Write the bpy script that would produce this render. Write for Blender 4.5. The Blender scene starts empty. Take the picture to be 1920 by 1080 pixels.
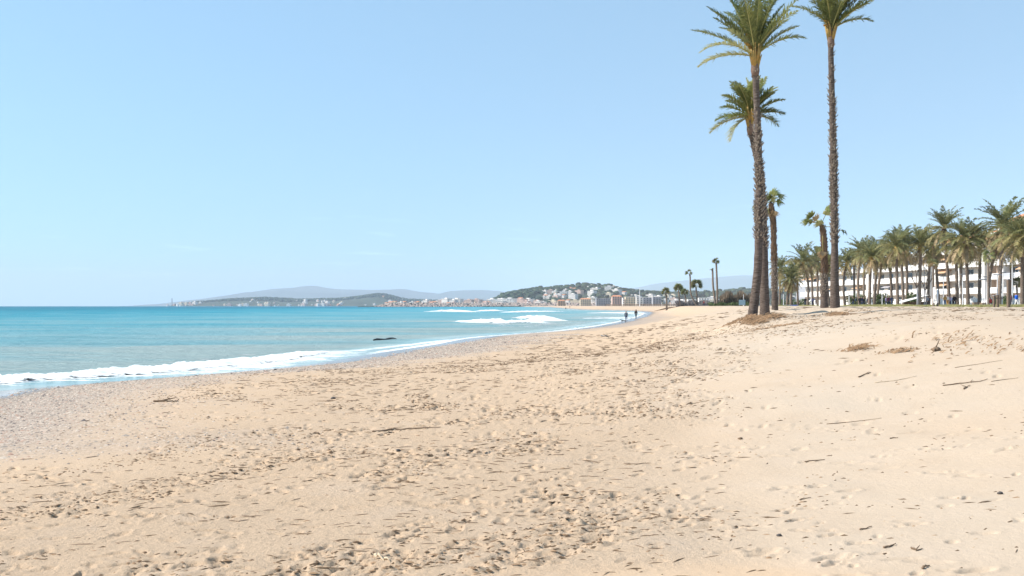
import bpy, bmesh, math, random
import numpy as np
from mathutils import Vector, Matrix, Euler

random.seed(7)
RNG = np.random.default_rng(11)
SC = bpy.context.scene
COL = SC.collection
R = math.radians

# ------------------------------------------------------------------ camera, sky, sun, exposure
FPX = 1867.0          # focal length in pixels of the 1920 px wide photograph
LEVEL = 572.6         # image row of the camera's own height
EYE = 2.7             # metres above the sea
EARTH = 7.4e6
cam_d = bpy.data.cameras.new('camera')
cam_d.sensor_width = 36.0
cam_d.lens = 36.0 * FPX / 1920.0
cam_d.shift_y = (LEVEL - 540.0) / 1920.0
cam_d.clip_start = 0.1
cam_d.clip_end = 120000.0
cam = bpy.data.objects.new('camera', cam_d)
COL.objects.link(cam)
cam.location = (0, 0, EYE)
cam.rotation_euler = (R(90), 0, 0)
SC.camera = cam

SUN_EL = 40.0
SUN_AZ_VEC = Vector((-0.98, 0.03, 0)).normalized()      # towards the sun, over the sea
world = bpy.data.worlds.new('World')
SC.world = world
world.use_nodes = True
wn = world.node_tree
for n in list(wn.nodes):
    wn.nodes.remove(n)
w_out = wn.nodes.new('ShaderNodeOutputWorld')
w_bg = wn.nodes.new('ShaderNodeBackground')
w_sky = wn.nodes.new('ShaderNodeTexSky')
w_sky.sky_type = 'NISHITA'
w_sky.sun_disc = False
w_sky.sun_elevation = R(SUN_EL)
w_sky.sun_rotation = math.atan2(SUN_AZ_VEC.x, SUN_AZ_VEC.y)
w_sky.altitude = 0
w_sky.air_density = 1.0
w_sky.dust_density = 0.0
w_sky.ozone_density = 0.6
w_bg.inputs['Strength'].default_value = 0.135
# a few thin wisps of cloud low over the land
w_tc = wn.nodes.new('ShaderNodeTexCoord')
w_map = wn.nodes.new('ShaderNodeMapping')
w_map.inputs['Scale'].default_value = (7, 7, 70)
w_noise = wn.nodes.new('ShaderNodeTexNoise')
w_noise.inputs['Scale'].default_value = 1.6
w_noise.inputs['Detail'].default_value = 5
w_ramp = wn.nodes.new('ShaderNodeMapRange')
w_ramp.inputs['From Min'].default_value = 0.60
w_ramp.inputs['From Max'].default_value = 0.80
w_sep = wn.nodes.new('ShaderNodeSeparateXYZ')
w_band = wn.nodes.new('ShaderNodeFloatCurve')
cv = w_band.mapping.curves[0]
cv.points[0].location = (0, 0); cv.points[1].location = (1, 0)
for p in ((0.015, 0.0), (0.04, 1.0), (0.075, 0.6), (0.14, 0.0)):
    cv.points.new(*p)
w_band.mapping.update()
w_mul = wn.nodes.new('ShaderNodeMath'); w_mul.operation = 'MULTIPLY'
w_mul2 = wn.nodes.new('ShaderNodeMath'); w_mul2.operation = 'MULTIPLY'; w_mul2.inputs[1].default_value = 0.5
w_mix = wn.nodes.new('ShaderNodeMixRGB')
w_mix.inputs['Color2'].default_value = (8.2, 8.8, 9.6, 1)
L = wn.links.new
L(w_tc.outputs['Generated'], w_map.inputs['Vector']); L(w_map.outputs['Vector'], w_noise.inputs['Vector'])
L(w_noise.outputs['Fac'], w_ramp.inputs['Value'])
L(w_tc.outputs['Generated'], w_sep.inputs[0]); L(w_sep.outputs['Z'], w_band.inputs['Value'])
L(w_ramp.outputs['Result'], w_mul.inputs[0]); L(w_band.outputs['Value'], w_mul.inputs[1])
L(w_mul.outputs[0], w_mul2.inputs[0]); L(w_mul2.outputs[0], w_mix.inputs['Fac'])
L(w_sky.outputs['Color'], w_mix.inputs['Color1'])
w_tint = wn.nodes.new('ShaderNodeMixRGB'); w_tint.blend_type = 'MULTIPLY'
w_tint.inputs['Fac'].default_value = 1; w_tint.inputs['Color2'].default_value = (0.96, 1.18, 1.15, 1)
w_lift = wn.nodes.new('ShaderNodeVectorMath'); w_lift.operation = 'MULTIPLY_ADD'
w_lift.inputs[1].default_value = (1, 1, 0.9); w_lift.inputs[2].default_value = (0, 0, 0.14)
L(w_tc.outputs['Generated'], w_lift.inputs[0]); L(w_lift.outputs[0], w_sky.inputs['Vector'])
L(w_mix.outputs['Color'], w_tint.inputs['Color1']); w_even = wn.nodes.new('ShaderNodeMixRGB'); w_even.inputs['Fac'].default_value = 0.42      # flat pale blue mixed in to even out the sky colour
w_even.inputs['Color2'].default_value = (2.0, 3.15, 4.3, 1)
L(w_tint.outputs['Color'], w_even.inputs['Color1']); L(w_even.outputs['Color'], w_bg.inputs['Color']); L(w_bg.outputs[0], w_out.inputs['Surface'])

sun_d = bpy.data.lights.new('sun', 'SUN')
sun_d.energy = 5.0
sun_d.angle = R(0.53)
sun_d.color = (1.0, 0.935, 0.84)
sun = bpy.data.objects.new('sun', sun_d)
COL.objects.link(sun)
sv = Vector((SUN_AZ_VEC.x * math.cos(R(SUN_EL)), SUN_AZ_VEC.y * math.cos(R(SUN_EL)), math.sin(R(SUN_EL))))
sun.rotation_euler = sv.to_track_quat('Z', 'Y').to_euler()
sun.location = (-40, 10, 60)

SC.view_settings.view_transform = 'Standard'
SC.view_settings.look = 'None'
SC.view_settings.gamma = 1.0
SC.view_settings.use_curve_mapping = False
SC.view_settings.exposure = 0.58
SC.cycles.volume_bounces = 2
SC.cycles.max_bounces = 6
SC.cycles.transparent_max_bounces = 6
HAZE_DENSITY = 7e-5

# ------------------------------------------------------------------ helpers
def px(x, y, d):
    """the point at depth d seen at pixel (x, y) of the photograph"""
    return Vector(((x - 960.0) / FPX * d, d, EYE - (y - LEVEL) / FPX * d))

def drop(d):
    return -(d * d) / (2 * EARTH)

def water_pt(x, y):
    """the point of the sea surface seen at pixel (x, y)"""
    d = EYE * FPX / (y - LEVEL)
    for _ in range(6):
        d = (EYE - drop(d)) * FPX / (y - LEVEL)
    return ((x - 960.0) / FPX * d, d)

def vnoise(x, y, seed=0):
    x = np.asarray(x, dtype=np.float64); y = np.asarray(y, dtype=np.float64)
    xi = np.floor(x).astype(np.int64); yi = np.floor(y).astype(np.int64)
    fx = x - xi; fy = y - yi
    u = fx * fx * fx * (fx * (fx * 6 - 15) + 10); v = fy * fy * fy * (fy * (fy * 6 - 15) + 10)
    def h(a, b):
        n = (a * 374761393 + b * 668265263 + seed * 974711) & 0xffffffff
        n = ((n ^ (n >> 13)) * 1274126177) & 0xffffffff
        n = n ^ (n >> 16)
        return (n & 0xffff) / 65535.0
    a = h(xi, yi); b = h(xi + 1, yi); c = h(xi, yi + 1); d = h(xi + 1, yi + 1)
    return (a + (b - a) * u) * (1 - v) + (c + (d - c) * u) * v

def fbm(x, y, oct=4, seed=0, gain=0.5):
    t = 0; amp = 1; tot = 0
    for i in range(oct):
        t = t + amp * vnoise(x * 2 ** i + 17.3 * i, y * 2 ** i - 9.1 * i, seed + i)
        tot += amp; amp *= gain
    return t / tot

def sstep(a, b, x):
    t = np.clip((x - a) / (b - a), 0, 1)
    return t * t * (3 - 2 * t)

def tag(o, label=None, cat=None, group=None, kind=None):
    if label: o['label'] = label
    if cat: o['category'] = cat
    if group: o['group'] = group
    if kind: o['kind'] = kind
    return o

def mesh_np(name, verts, faces, mats, smooth=True, face_mats=None, attrs=None):
    """verts (n,3), faces (m,k) all with the same k"""
    me = bpy.data.meshes.new(name)
    verts = np.asarray(verts, dtype=np.float32); faces = np.asarray(faces, dtype=np.int32)
    k = faces.shape[1]
    me.vertices.add(len(verts)); me.vertices.foreach_set('co', verts.ravel())
    me.loops.add(faces.size); me.loops.foreach_set('vertex_index', faces.ravel())
    me.polygons.add(len(faces))
    me.polygons.foreach_set('loop_start', np.arange(0, faces.size, k, dtype=np.int32))
    me.polygons.foreach_set('loop_total', np.full(len(faces), k, dtype=np.int32))
    if smooth:
        me.polygons.foreach_set('use_smooth', np.ones(len(faces), dtype=bool))
    for m in mats:
        me.materials.append(m)
    if face_mats is not None:
        me.polygons.foreach_set('material_index', np.asarray(face_mats, dtype=np.int32))
    me.update(calc_edges=True)
    if attrs:
        for nm, arr in attrs.items():
            a = me.attributes.new(nm, 'FLOAT', 'POINT')
            a.data.foreach_set('value', np.asarray(arr, dtype=np.float32).ravel())
    return me

def link(name, me, parent=None, loc=None, rot=None, scale=None):
    o = bpy.data.objects.new(name, me)
    COL.objects.link(o)
    if parent is not None: o.parent = parent
    if loc is not None: o.location = loc
    if rot is not None: o.rotation_euler = rot
    if scale is not None: o.scale = scale
    return o

def empty(name, loc=(0, 0, 0), rz=0, label=None, cat=None, group=None):
    o = bpy.data.objects.new(name, None)
    o.empty_display_size = 0.3
    COL.objects.link(o)
    o.location = loc; o.rotation_euler = (0, 0, rz)
    return tag(o, label, cat, group)

def copy_tree(o, parent=None):
    c = o.copy(); COL.objects.link(c); c.parent = parent
    for ch in list(o.children):
        copy_tree(ch, c)
    return c

class MB:
    """collects boxes, tubes and free faces, then links them as one mesh object"""
    def __init__(self):
        self.v = []; self.f = []; self.m = []; self.mi = 0
    def add(self, vs, fs):
        b = len(self.v)
        self.v += [tuple(p) for p in vs]
        self.f += [tuple(b + i for i in f) for f in fs]
        self.m += [self.mi] * len(fs)
        return self
    def box(self, x0, x1, y0, y1, z0, z1, M=None):
        vs = [(x0, y0, z0), (x1, y0, z0), (x1, y1, z0), (x0, y1, z0), (x0, y0, z1), (x1, y0, z1), (x1, y1, z1), (x0, y1, z1)]
        if M is not None: vs = [M @ Vector(p) for p in vs]
        return self.add(vs, [(0, 3, 2, 1), (4, 5, 6, 7), (0, 1, 5, 4), (1, 2, 6, 5), (2, 3, 7, 6), (3, 0, 4, 7)])
    def tube(self, pts, radii, n=8, cap=True):
        pts = [Vector(p) for p in pts]
        if not hasattr(radii, '__len__'): radii = [radii] * len(pts)
        rings = []
        for i, p in enumerate(pts):
            t = (pts[min(i + 1, len(pts) - 1)] - pts[max(i - 1, 0)]).normalized()
            a = Vector((0, 0, 1)) if abs(t.z) < 0.9 else Vector((0, 1, 0))
            u = t.cross(a).normalized(); w = t.cross(u).normalized()
            rings.append([p + (u * math.cos(2 * math.pi * k / n) + w * math.sin(2 * math.pi * k / n)) * radii[i] for k in range(n)])
        vs = [q for r in rings for q in r]
        fs = []
        for i in range(len(pts) - 1):
            for k in range(n):
                a = i * n + k; b = i * n + (k + 1) % n
                fs.append((a, a + n, b + n, b))
        if cap:
            fs.append(tuple(range(n))); fs.append(tuple(reversed(range((len(pts) - 1) * n, len(pts) * n))))
        return self.add(vs, fs)
    def mesh(self, name, mats, smooth=False):
        me = bpy.data.meshes.new(name)
        me.from_pydata(self.v, [], self.f)
        for m in (mats if isinstance(mats, (list, tuple)) else [mats]):
            me.materials.append(m)
        me.polygons.foreach_set('material_index', self.m)
        if smooth:
            me.polygons.foreach_set('use_smooth', [True] * len(self.f))
        me.update()
        return me
    def build(self, name, mats, parent=None, smooth=False, **kw):
        return link(name, self.mesh(name, mats, smooth), parent, **kw)

# ------------------------------------------------------------------ materials
def new_mat(name):
    m = bpy.data.materials.new(name); m.use_nodes = True
    nt = m.node_tree
    b = nt.nodes['Principled BSDF']
    return m, nt, b, nt.links.new

def rough_mat(name, col, rough=0.8, var=0.15, scale=3.0, bump=0.0, spec=0.3, col2=None, stretch=(1, 1, 1), rand=0.0, detail=6):
    """base colour with noise mottling, optional bump and per-object variation"""
    m, nt, b, l = new_mat(name)
    b.inputs['Roughness'].default_value = rough
    b.inputs['Specular IOR Level'].default_value = spec
    tc = nt.nodes.new('ShaderNodeTexCoord'); mp = nt.nodes.new('ShaderNodeMapping')
    mp.inputs['Scale'].default_value = stretch
    no = nt.nodes.new('ShaderNodeTexNoise'); no.inputs['Scale'].default_value = scale; no.inputs['Detail'].default_value = detail
    l(tc.outputs['Object'], mp.inputs['Vector']); l(mp.outputs['Vector'], no.inputs['Vector'])
    mr = nt.nodes.new('ShaderNodeMapRange')
    mr.inputs['From Min'].default_value = 0.3; mr.inputs['From Max'].default_value = 0.7
    l(no.outputs['Fac'], mr.inputs['Value'])
    mx = nt.nodes.new('ShaderNodeMixRGB')
    c2 = col2 if col2 else tuple(c * (1 - var) for c in col)
    c1 = col if col2 else tuple(min(1, c * (1 + var)) for c in col)
    mx.inputs['Color1'].default_value = (*c1, 1); mx.inputs['Color2'].default_value = (*c2, 1)
    l(mr.outputs['Result'], mx.inputs['Fac'])
    out = mx.outputs['Color']
    if rand:
        oi = nt.nodes.new('ShaderNodeObjectInfo')
        hs = nt.nodes.new('ShaderNodeHueSaturation')
        r1 = nt.nodes.new('ShaderNodeMapRange'); r1.inputs['To Min'].default_value = 1 - rand; r1.inputs['To Max'].default_value = 1 + rand
        l(oi.outputs['Random'], r1.inputs['Value']); l(r1.outputs['Result'], hs.inputs['Value'])
        l(out, hs.inputs['Color']); out = hs.outputs['Color']
    l(out, b.inputs['Base Color'])
    if bump:
        bp = nt.nodes.new('ShaderNodeBump'); bp.inputs['Strength'].default_value = bump; bp.inputs['Distance'].default_value = 0.05
        l(no.outputs['Fac'], bp.inputs['Height']); l(bp.outputs['Normal'], b.inputs['Normal'])
    return m

def leaf_mat(name, col, col2, trans=0.35, rough=0.5, rand=0.25, scale=1.2):
    m = rough_mat(name, col, rough, 0.2, scale, 0, 0.35, col2=col2, rand=rand)
    nt = m.node_tree; b = nt.nodes['Principled BSDF']; l = nt.links.new
    src = b.inputs['Base Color'].links[0].from_socket
    tr = nt.nodes.new('ShaderNodeBsdfTranslucent'); l(src, tr.inputs['Color'])
    ms = nt.nodes.new('ShaderNodeMixShader'); ms.inputs['Fac'].default_value = trans
    out = nt.nodes['Material Output']
    l(b.outputs[0], ms.inputs[1]); l(tr.outputs[0], ms.inputs[2]); l(ms.outputs[0], out.inputs['Surface'])
    return m

M = {}
M['frond'] = leaf_mat('palm_frond_green', (0.32, 0.32, 0.10), (0.11, 0.15, 0.06), 0.48, 0.42, 0.3)
M['frond_pale'] = leaf_mat('palm_frond_pale', (0.48, 0.46, 0.24), (0.32, 0.33, 0.14), 0.4, 0.5, 0.2)
M['frond_date'] = leaf_mat('date_frond_green', (0.28, 0.275, 0.12), (0.13, 0.15, 0.07), 0.42, 0.45, 0.4)
M['frond_olive'] = leaf_mat('date_frond_olive', (0.38, 0.32, 0.14), (0.20, 0.18, 0.075), 0.35, 0.5, 0.3)
M['frond_dead'] = leaf_mat('date_frond_dry', (0.50, 0.37, 0.21), (0.24, 0.165, 0.095), 0.2, 0.7, 0.3)
M['rachis'] = rough_mat('frond_rib', (0.30, 0.27, 0.09), 0.5, 0.2, 4)
M['sheath'] = rough_mat('leaf_sheath_orange', (0.50, 0.27, 0.07), 0.6, 0.3, 9, 0.5, col2=(0.24, 0.20, 0.07))
M['trunk'] = rough_mat('palm_trunk_bark', (0.17, 0.135, 0.115), 0.9, 0.3, 5, 0.8, 0.1, col2=(0.065, 0.047, 0.038), stretch=(1, 1, 5))
M['trunk_red'] = rough_mat('palm_trunk_young_bark', (0.26, 0.175, 0.13), 0.9, 0.3, 5, 0.8, 0.1, col2=(0.15, 0.10, 0.08), stretch=(1, 1, 6))
M['boot'] = rough_mat('leaf_base_stubs', (0.45, 0.38, 0.31), 0.85, 0.3, 14, 0, 0.1, col2=(0.07, 0.05, 0.04))
M['trunk_date'] = rough_mat('date_trunk_bark', (0.27, 0.21, 0.165), 0.95, 0.3, 4, 1.0, 0.05, col2=(0.13, 0.10, 0.08), stretch=(1, 1, 3), rand=0.25)
M['skirt'] = rough_mat('dead_leaf_bases', (0.27, 0.18, 0.115), 0.9, 0.3, 4, 0.6, 0.1, col2=(0.085, 0.055, 0.04), stretch=(1, 1, 0.6))
M['white_wall'] = rough_mat('white_render', (0.80, 0.77, 0.73), 0.8, 0.05, 0.6, 0, 0.3)
M['beige_wall'] = rough_mat('beige_render', (0.68, 0.59, 0.50), 0.85, 0.08, 0.6)
M['tan_wall'] = rough_mat('tan_brick', (0.56, 0.43, 0.33), 0.85, 0.1, 0.8)
M['glass'] = rough_mat('window_glass', (0.06, 0.075, 0.09), 0.12, 0.3, 0.7, 0, 0.8)
M['frame_white'] = rough_mat('window_frame', (0.75, 0.74, 0.72), 0.5, 0.05, 2)
M['blind'] = rough_mat('roller_blind', (0.62, 0.58, 0.52), 0.7, 0.05, 2)
M['rail'] = rough_mat('grey_railing', (0.45, 0.47, 0.50), 0.5, 0.1, 2)
M['tile_roof'] = rough_mat('clay_roof_tile', (0.55, 0.24, 0.13), 0.85, 0.2, 3, 0.3, 0.2, stretch=(6, 1, 1))
M['awning_orange'] = rough_mat('awning_orange', (0.56, 0.37, 0.23), 0.8, 0.1, 2)
M['awning_grey'] = rough_mat('awning_grey', (0.36, 0.34, 0.36), 0.8, 0.1, 2)
M['post_white'] = rough_mat('white_paint_metal', (0.72, 0.72, 0.73), 0.4, 0.05, 4)
M['post_grey'] = rough_mat('galvanised_metal', (0.33, 0.33, 0.35), 0.45, 0.1, 4)
M['wood_dark'] = rough_mat('weathered_timber', (0.16, 0.12, 0.09), 0.85, 0.3, 8, 0.4, 0.2, stretch=(1, 1, 6))
M['driftwood'] = rough_mat('driftwood', (0.20, 0.14, 0.095), 0.9, 0.35, 14, 0.4, 0.15)
M['driftwood_pale'] = rough_mat('bleached_driftwood', (0.55, 0.44, 0.31), 0.85, 0.2, 14, 0.4, 0.2)
M['wet_wood'] = rough_mat('soaked_timber', (0.035, 0.03, 0.028), 0.35, 0.3, 5, 0.4, 0.5)
M['concrete'] = rough_mat('concrete', (0.42, 0.38, 0.33), 0.9, 0.12, 2, 0.3)
M['hedge'] = leaf_mat('hedge_leaves', (0.10, 0.14, 0.045), (0.055, 0.08, 0.03), 0.2, 0.6, 0.2, 0.8)
M['straw'] = leaf_mat('dune_grass', (0.42, 0.38, 0.17), (0.27, 0.28, 0.11), 0.3, 0.7, 0.0, 0.6)
M['root'] = rough_mat('fibrous_roots', (0.40, 0.26, 0.15), 0.9, 0.4, 10, 0, 0.1, col2=(0.20, 0.12, 0.07))
M['thicket'] = rough_mat('bare_thicket', (0.25, 0.185, 0.13), 0.9, 0.3, 0.5, 0, 0.1, col2=(0.14, 0.115, 0.085))
M['pine'] = rough_mat('pine_foliage', (0.028, 0.05, 0.03), 0.8, 0.35, 0.05, 0, 0.15)
M['far_ground'] = rough_mat('scrub_ground', (0.06, 0.075, 0.05), 0.9, 0.3, 0.01, 0, 0.1)
M['mountain'] = rough_mat('mountain_slope', (0.08, 0.10, 0.08), 0.9, 0.3, 0.0006, 0, 0.1)
M['rock'] = rough_mat('breakwater_rock', (0.58, 0.47, 0.39), 0.9, 0.3, 0.25, 0, 0.2, col2=(0.34, 0.27, 0.23))
M['rock_dark'] = rough_mat('wet_stone', (0.07, 0.06, 0.055), 0.6, 0.3, 6, 0.5, 0.4)
M['skin'] = rough_mat('skin', (0.50, 0.30, 0.21), 0.6, 0.05, 4)
M['hair'] = rough_mat('dark_hair', (0.035, 0.025, 0.02), 0.6, 0.2, 20)
for nm, c in dict(navy=(0.03, 0.045, 0.09), grey=(0.12, 0.14, 0.17), black=(0.018, 0.018, 0.022), white=(0.75, 0.74, 0.72), blue=(0.01, 0.10, 0.52),
                  maroon=(0.14, 0.03, 0.06), ochre=(0.42, 0.24, 0.07), denim=(0.07, 0.10, 0.18), red=(0.40, 0.05, 0.04), lilac=(0.22, 0.19, 0.33)).items():
    M['cloth_' + nm] = rough_mat('cloth_' + nm, c, 0.85, 0.15, 6, 0, 0.15)

# ---- sand
def sand_material():
    m, nt, b, l = new_mat('beach_sand')
    N = nt.nodes.new
    geo = N('ShaderNodeNewGeometry')
    def attr(n):
        a = N('ShaderNodeAttribute'); a.attribute_name = n; return a.outputs['Fac']
    def noise(scale, detail=5, rough=0.55, vec=None):
        n = N('ShaderNodeTexNoise'); n.inputs['Scale'].default_value = scale; n.inputs['Detail'].default_value = detail; n.inputs['Roughness'].default_value = rough
        l(vec or geo.outputs['Position'], n.inputs['Vector']); return n.outputs['Fac']
    def rng(v, a, c, lo=0.0, hi=1.0):
        r = N('ShaderNodeMapRange'); r.inputs['From Min'].default_value = a; r.inputs['From Max'].default_value = c
        r.inputs['To Min'].default_value = lo; r.inputs['To Max'].default_value = hi; l(v, r.inputs['Value']); return r.outputs['Result']
    def mix(fac, c1, c2, mode='MIX'):
        x = N('ShaderNodeMixRGB'); x.blend_type = mode
        for s, c in (('Fac', fac), ('Color1', c1), ('Color2', c2)):
            if isinstance(c, (int, float)): x.inputs[s].default_value = c
            elif isinstance(c, tuple): x.inputs[s].default_value = (*c, 1)
            else: l(c, x.inputs[s])
        return x.outputs['Color']
    def mul(a, c):
        x = N('ShaderNodeMath'); x.operation = 'MULTIPLY'
        for i, v in enumerate((a, c)):
            if isinstance(v, (int, float)): x.inputs[i].default_value = v
            else: l(v, x.inputs[i])
        return x.outputs[0]
    big = noise(0.18, 4); mid = noise(1.3, 6, 0.6); fine = noise(22, 5, 0.7); grain = noise(260, 3, 0.7)
    brown = (0.53, 0.375, 0.245); pale = (0.50, 0.402, 0.305)
    c = mix(attr('dry'), brown, pale)
    c = mix(mul(rng(big, 0.4, 0.65), 0.35), c, (0.50, 0.36, 0.24))
    c = mix(mul(rng(mid, 0.52, 0.72), 0.30), c, (0.545, 0.43, 0.335))
    c = mix(mul(rng(mid, 0.46, 0.28), 0.22), c, (0.40, 0.28, 0.185))
    # dark organic crumbs and gravel
    sp = noise(34, 4, 0.75); sp2 = noise(9, 3, 0.6)
    crumbs = mul(mul(rng(sp, 0.60, 0.68), rng(sp2, 0.45, 0.62)), attr('rough'))
    c = mix(mul(crumbs, 0.85), c, (0.13, 0.085, 0.055))
    vor = N('ShaderNodeTexVoronoi'); vor.inputs['Scale'].default_value = 17; l(geo.outputs['Position'], vor.inputs['Vector'])
    peb = N('ShaderNodeMixRGB'); hsv = N('ShaderNodeSeparateColor'); l(vor.outputs['Color'], hsv.inputs[0])
    pebcol = mix(rng(hsv.outputs[0], 0.0, 1.0), (0.20, 0.155, 0.13), (0.45, 0.375, 0.32))
    c = mix(mul(attr('pebble'), 0.85), c, pebcol)
    c = mix(mul(mul(rng(fine, 0.50, 0.68, 0, 1), attr('rough')), 0.30), c, (0.30, 0.205, 0.135))
    c = mix(mul(rng(grain, 0.35, 0.65, 0, 1), 0.14), c, (0.70, 0.58, 0.45))
    c = mix(mul(attr('wet'), 0.85), c, (0.10, 0.078, 0.062))
    l(c, b.inputs['Base Color'])
    rgh = N('ShaderNodeMapRange'); rgh.inputs['To Min'].default_value = 0.93; rgh.inputs['To Max'].default_value = 0.12; l(attr('wet'), rgh.inputs['Value'])
    l(rgh.outputs['Result'], b.inputs['Roughness'])
    b.inputs['Specular IOR Level'].default_value = 0.25
    # relief finer than the mesh
    h1 = noise(12, 6, 0.7); h2 = noise(90, 4, 0.7)
    add = N('ShaderNodeMath'); add.operation = 'MULTIPLY_ADD'; l(h2, add.inputs[0]); add.inputs[1].default_value = 0.25; l(h1, add.inputs[2])
    add2 = N('ShaderNodeMath'); add2.operation = 'MULTIPLY_ADD'; l(mul(vor.outputs['Distance'], attr('pebble')), add2.inputs[0]); add2.inputs[1].default_value = -0.9; l(add.outputs[0], add2.inputs[2])
    bp = N('ShaderNodeBump'); bp.inputs['Distance'].default_value = 0.035
    st = rng(attr('rough'), 0, 1, 0.35, 1.0)
    dry = N('ShaderNodeMath'); dry.operation = 'SUBTRACT'; dry.inputs[0].default_value = 1.0; l(attr('wet'), dry.inputs[1])
    l(mul(st, dry.outputs[0]), bp.inputs['Strength'])
    l(add2.outputs[0], bp.inputs['Height']); l(bp.outputs['Normal'], b.inputs['Normal'])
    return m
M['sand'] = sand_material()

def sea_material():
    m, nt, b, l = new_mat('sea_water')
    N = nt.nodes.new
    geo = N('ShaderNodeNewGeometry')
    def attr(n):
        a = N('ShaderNodeAttribute'); a.attribute_name = n; return a.outputs['Fac']
    def mapping(s, rz=0):
        mp = N('ShaderNodeMapping'); mp.inputs['Scale'].default_value = s; mp.inputs['Rotation'].default_value = (0, 0, rz)
        l(geo.outputs['Position'], mp.inputs['Vector']); return mp.outputs['Vector']
    def noise(scale, vec, detail=5, rough=0.55):
        n = N('ShaderNodeTexNoise'); n.inputs['Scale'].default_value = scale; n.inputs['Detail'].default_value = detail; n.inputs['Roughness'].default_value = rough
        l(vec, n.inputs['Vector']); return n.outputs['Fac']
    def math_(op, a, c, d=None):
        x = N('ShaderNodeMath'); x.operation = op
        for i, v in enumerate((a, c) if d is None else (a, c, d)):
            if isinstance(v, (int, float)): x.inputs[i].default_value = v
            else: l(v, x.inputs[i])
        return x.outputs[0]
    def mix(fac, c1, c2):
        x = N('ShaderNodeMixRGB')
        for s, c in (('Fac', fac), ('Color1', c1), ('Color2', c2)):
            if isinstance(c, (int, float)): x.inputs[s].default_value = c
            elif isinstance(c, tuple): x.inputs[s].default_value = (*c, 1)
            else: l(c, x.inputs[s])
        return x.outputs['Color']
    def rng(v, a, c, lo=0.0, hi=1.0):
        r = N('ShaderNodeMapRange'); r.inputs['From Min'].default_value = a; r.inputs['From Max'].default_value = c
        r.inputs['To Min'].default_value = lo; r.inputs['To Max'].default_value = hi; l(v, r.inputs['Value']); return r.outputs['Result']
    ramp = N('ShaderNodeValToRGB')
    cr = ramp.color_ramp
    cr.elements[0].position = 0.0; cr.elements[0].color = (0.37, 0.47, 0.46, 1)
    cr.elements[1].position = 1.0; cr.elements[1].color = (0.0, 0.135, 0.215, 1)
    for p, c in ((0.12, (0.25, 0.44, 0.48)), (0.35, (0.13, 0.385, 0.46)), (0.60, (0.035, 0.30, 0.40)), (0.80, (0.004, 0.21, 0.30))):
        e = cr.elements.new(p); e.color = (*c, 1)
    bands = noise(1.0, mapping((0.012, 0.05, 1)), 5, 0.6)
    deep = math_('ADD', attr('deep'), rng(bands, 0.3, 0.7, -0.20, 0.20))
    l(deep, ramp.inputs['Fac'])
    murk = noise(1.0, mapping((0.03, 0.14, 1), 0.3), 6, 0.65)
    c = mix(math_('MULTIPLY', rng(murk, 0.5, 0.68), 0.55), ramp.outputs['Color'], (0.25, 0.42, 0.44))
    c = mix(math_('MULTIPLY', rng(murk, 0.48, 0.32), 0.45), c, (0.06, 0.27, 0.32))
    fo1 = noise(1.0, mapping((0.5, 1.6, 1), 0.25), 8, 0.72); fo2 = noise(1.0, mapping((3.2, 6.0, 1)), 6, 0.7)
    fo = math_('ADD', math_('MULTIPLY', fo1, 0.7), math_('MULTIPLY', fo2, 0.3))
    thr = rng(attr('foam'), 0, 1, 0.78, 0.40)
    df = math_('SUBTRACT', fo, thr)
    fm = rng(df, 0.0, 0.045)
    c = mix(fm, c, (0.78, 0.80, 0.80))
    w1 = noise(1.0, mapping((0.35, 1.3, 1), 0.2), 7, 0.62); w2 = noise(1.0, mapping((3, 7, 1), 0.1), 5, 0.65)
    hgt = math_('MULTIPLY_ADD', w2, 0.14, w1)
    hgt = math_('MULTIPLY_ADD', fm, 0.12, hgt)
    bp = N('ShaderNodeBump'); bp.inputs['Distance'].default_value = 1.3
    l(rng(attr('calm'), 0, 1, 0.9, 0.05), bp.inputs['Strength'])
    l(hgt, bp.inputs['Height'])
    nt.nodes.remove(b)
    df_ = N('ShaderNodeBsdfDiffuse'); l(c, df_.inputs['Color']); l(bp.outputs['Normal'], df_.inputs['Normal'])
    gl = N('ShaderNodeBsdfGlossy'); l(rng(attr('calm'), 0, 1, 0.22, 0.05), gl.inputs['Roughness']); l(bp.outputs['Normal'], gl.inputs['Normal'])
    fr = N('ShaderNodeFresnel'); fr.inputs['IOR'].default_value = 1.33; l(bp.outputs['Normal'], fr.inputs['Normal'])
    nf = math_('SUBTRACT', 1.0, fm)
    cap_ = rng(attr('calm'), 0, 1, 0.17, 0.5)
    fac = math_('MULTIPLY', math_('MINIMUM', math_('MULTIPLY', fr.outputs[0], 0.7), cap_), nf)
    mx = N('ShaderNodeMixShader'); l(fac, mx.inputs['Fac']); l(df_.outputs[0], mx.inputs[1]); l(gl.outputs[0], mx.inputs[2])
    l(mx.outputs[0], nt.nodes['Material Output'].inputs['Surface'])
    return m
M['sea'] = sea_material()
M['foam'] = rough_mat('white_foam', (0.84, 0.84, 0.83), 0.7, 0.03, 2.2, 0.8, 0.2, col2=(0.66, 0.70, 0.70), detail=10)

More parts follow.
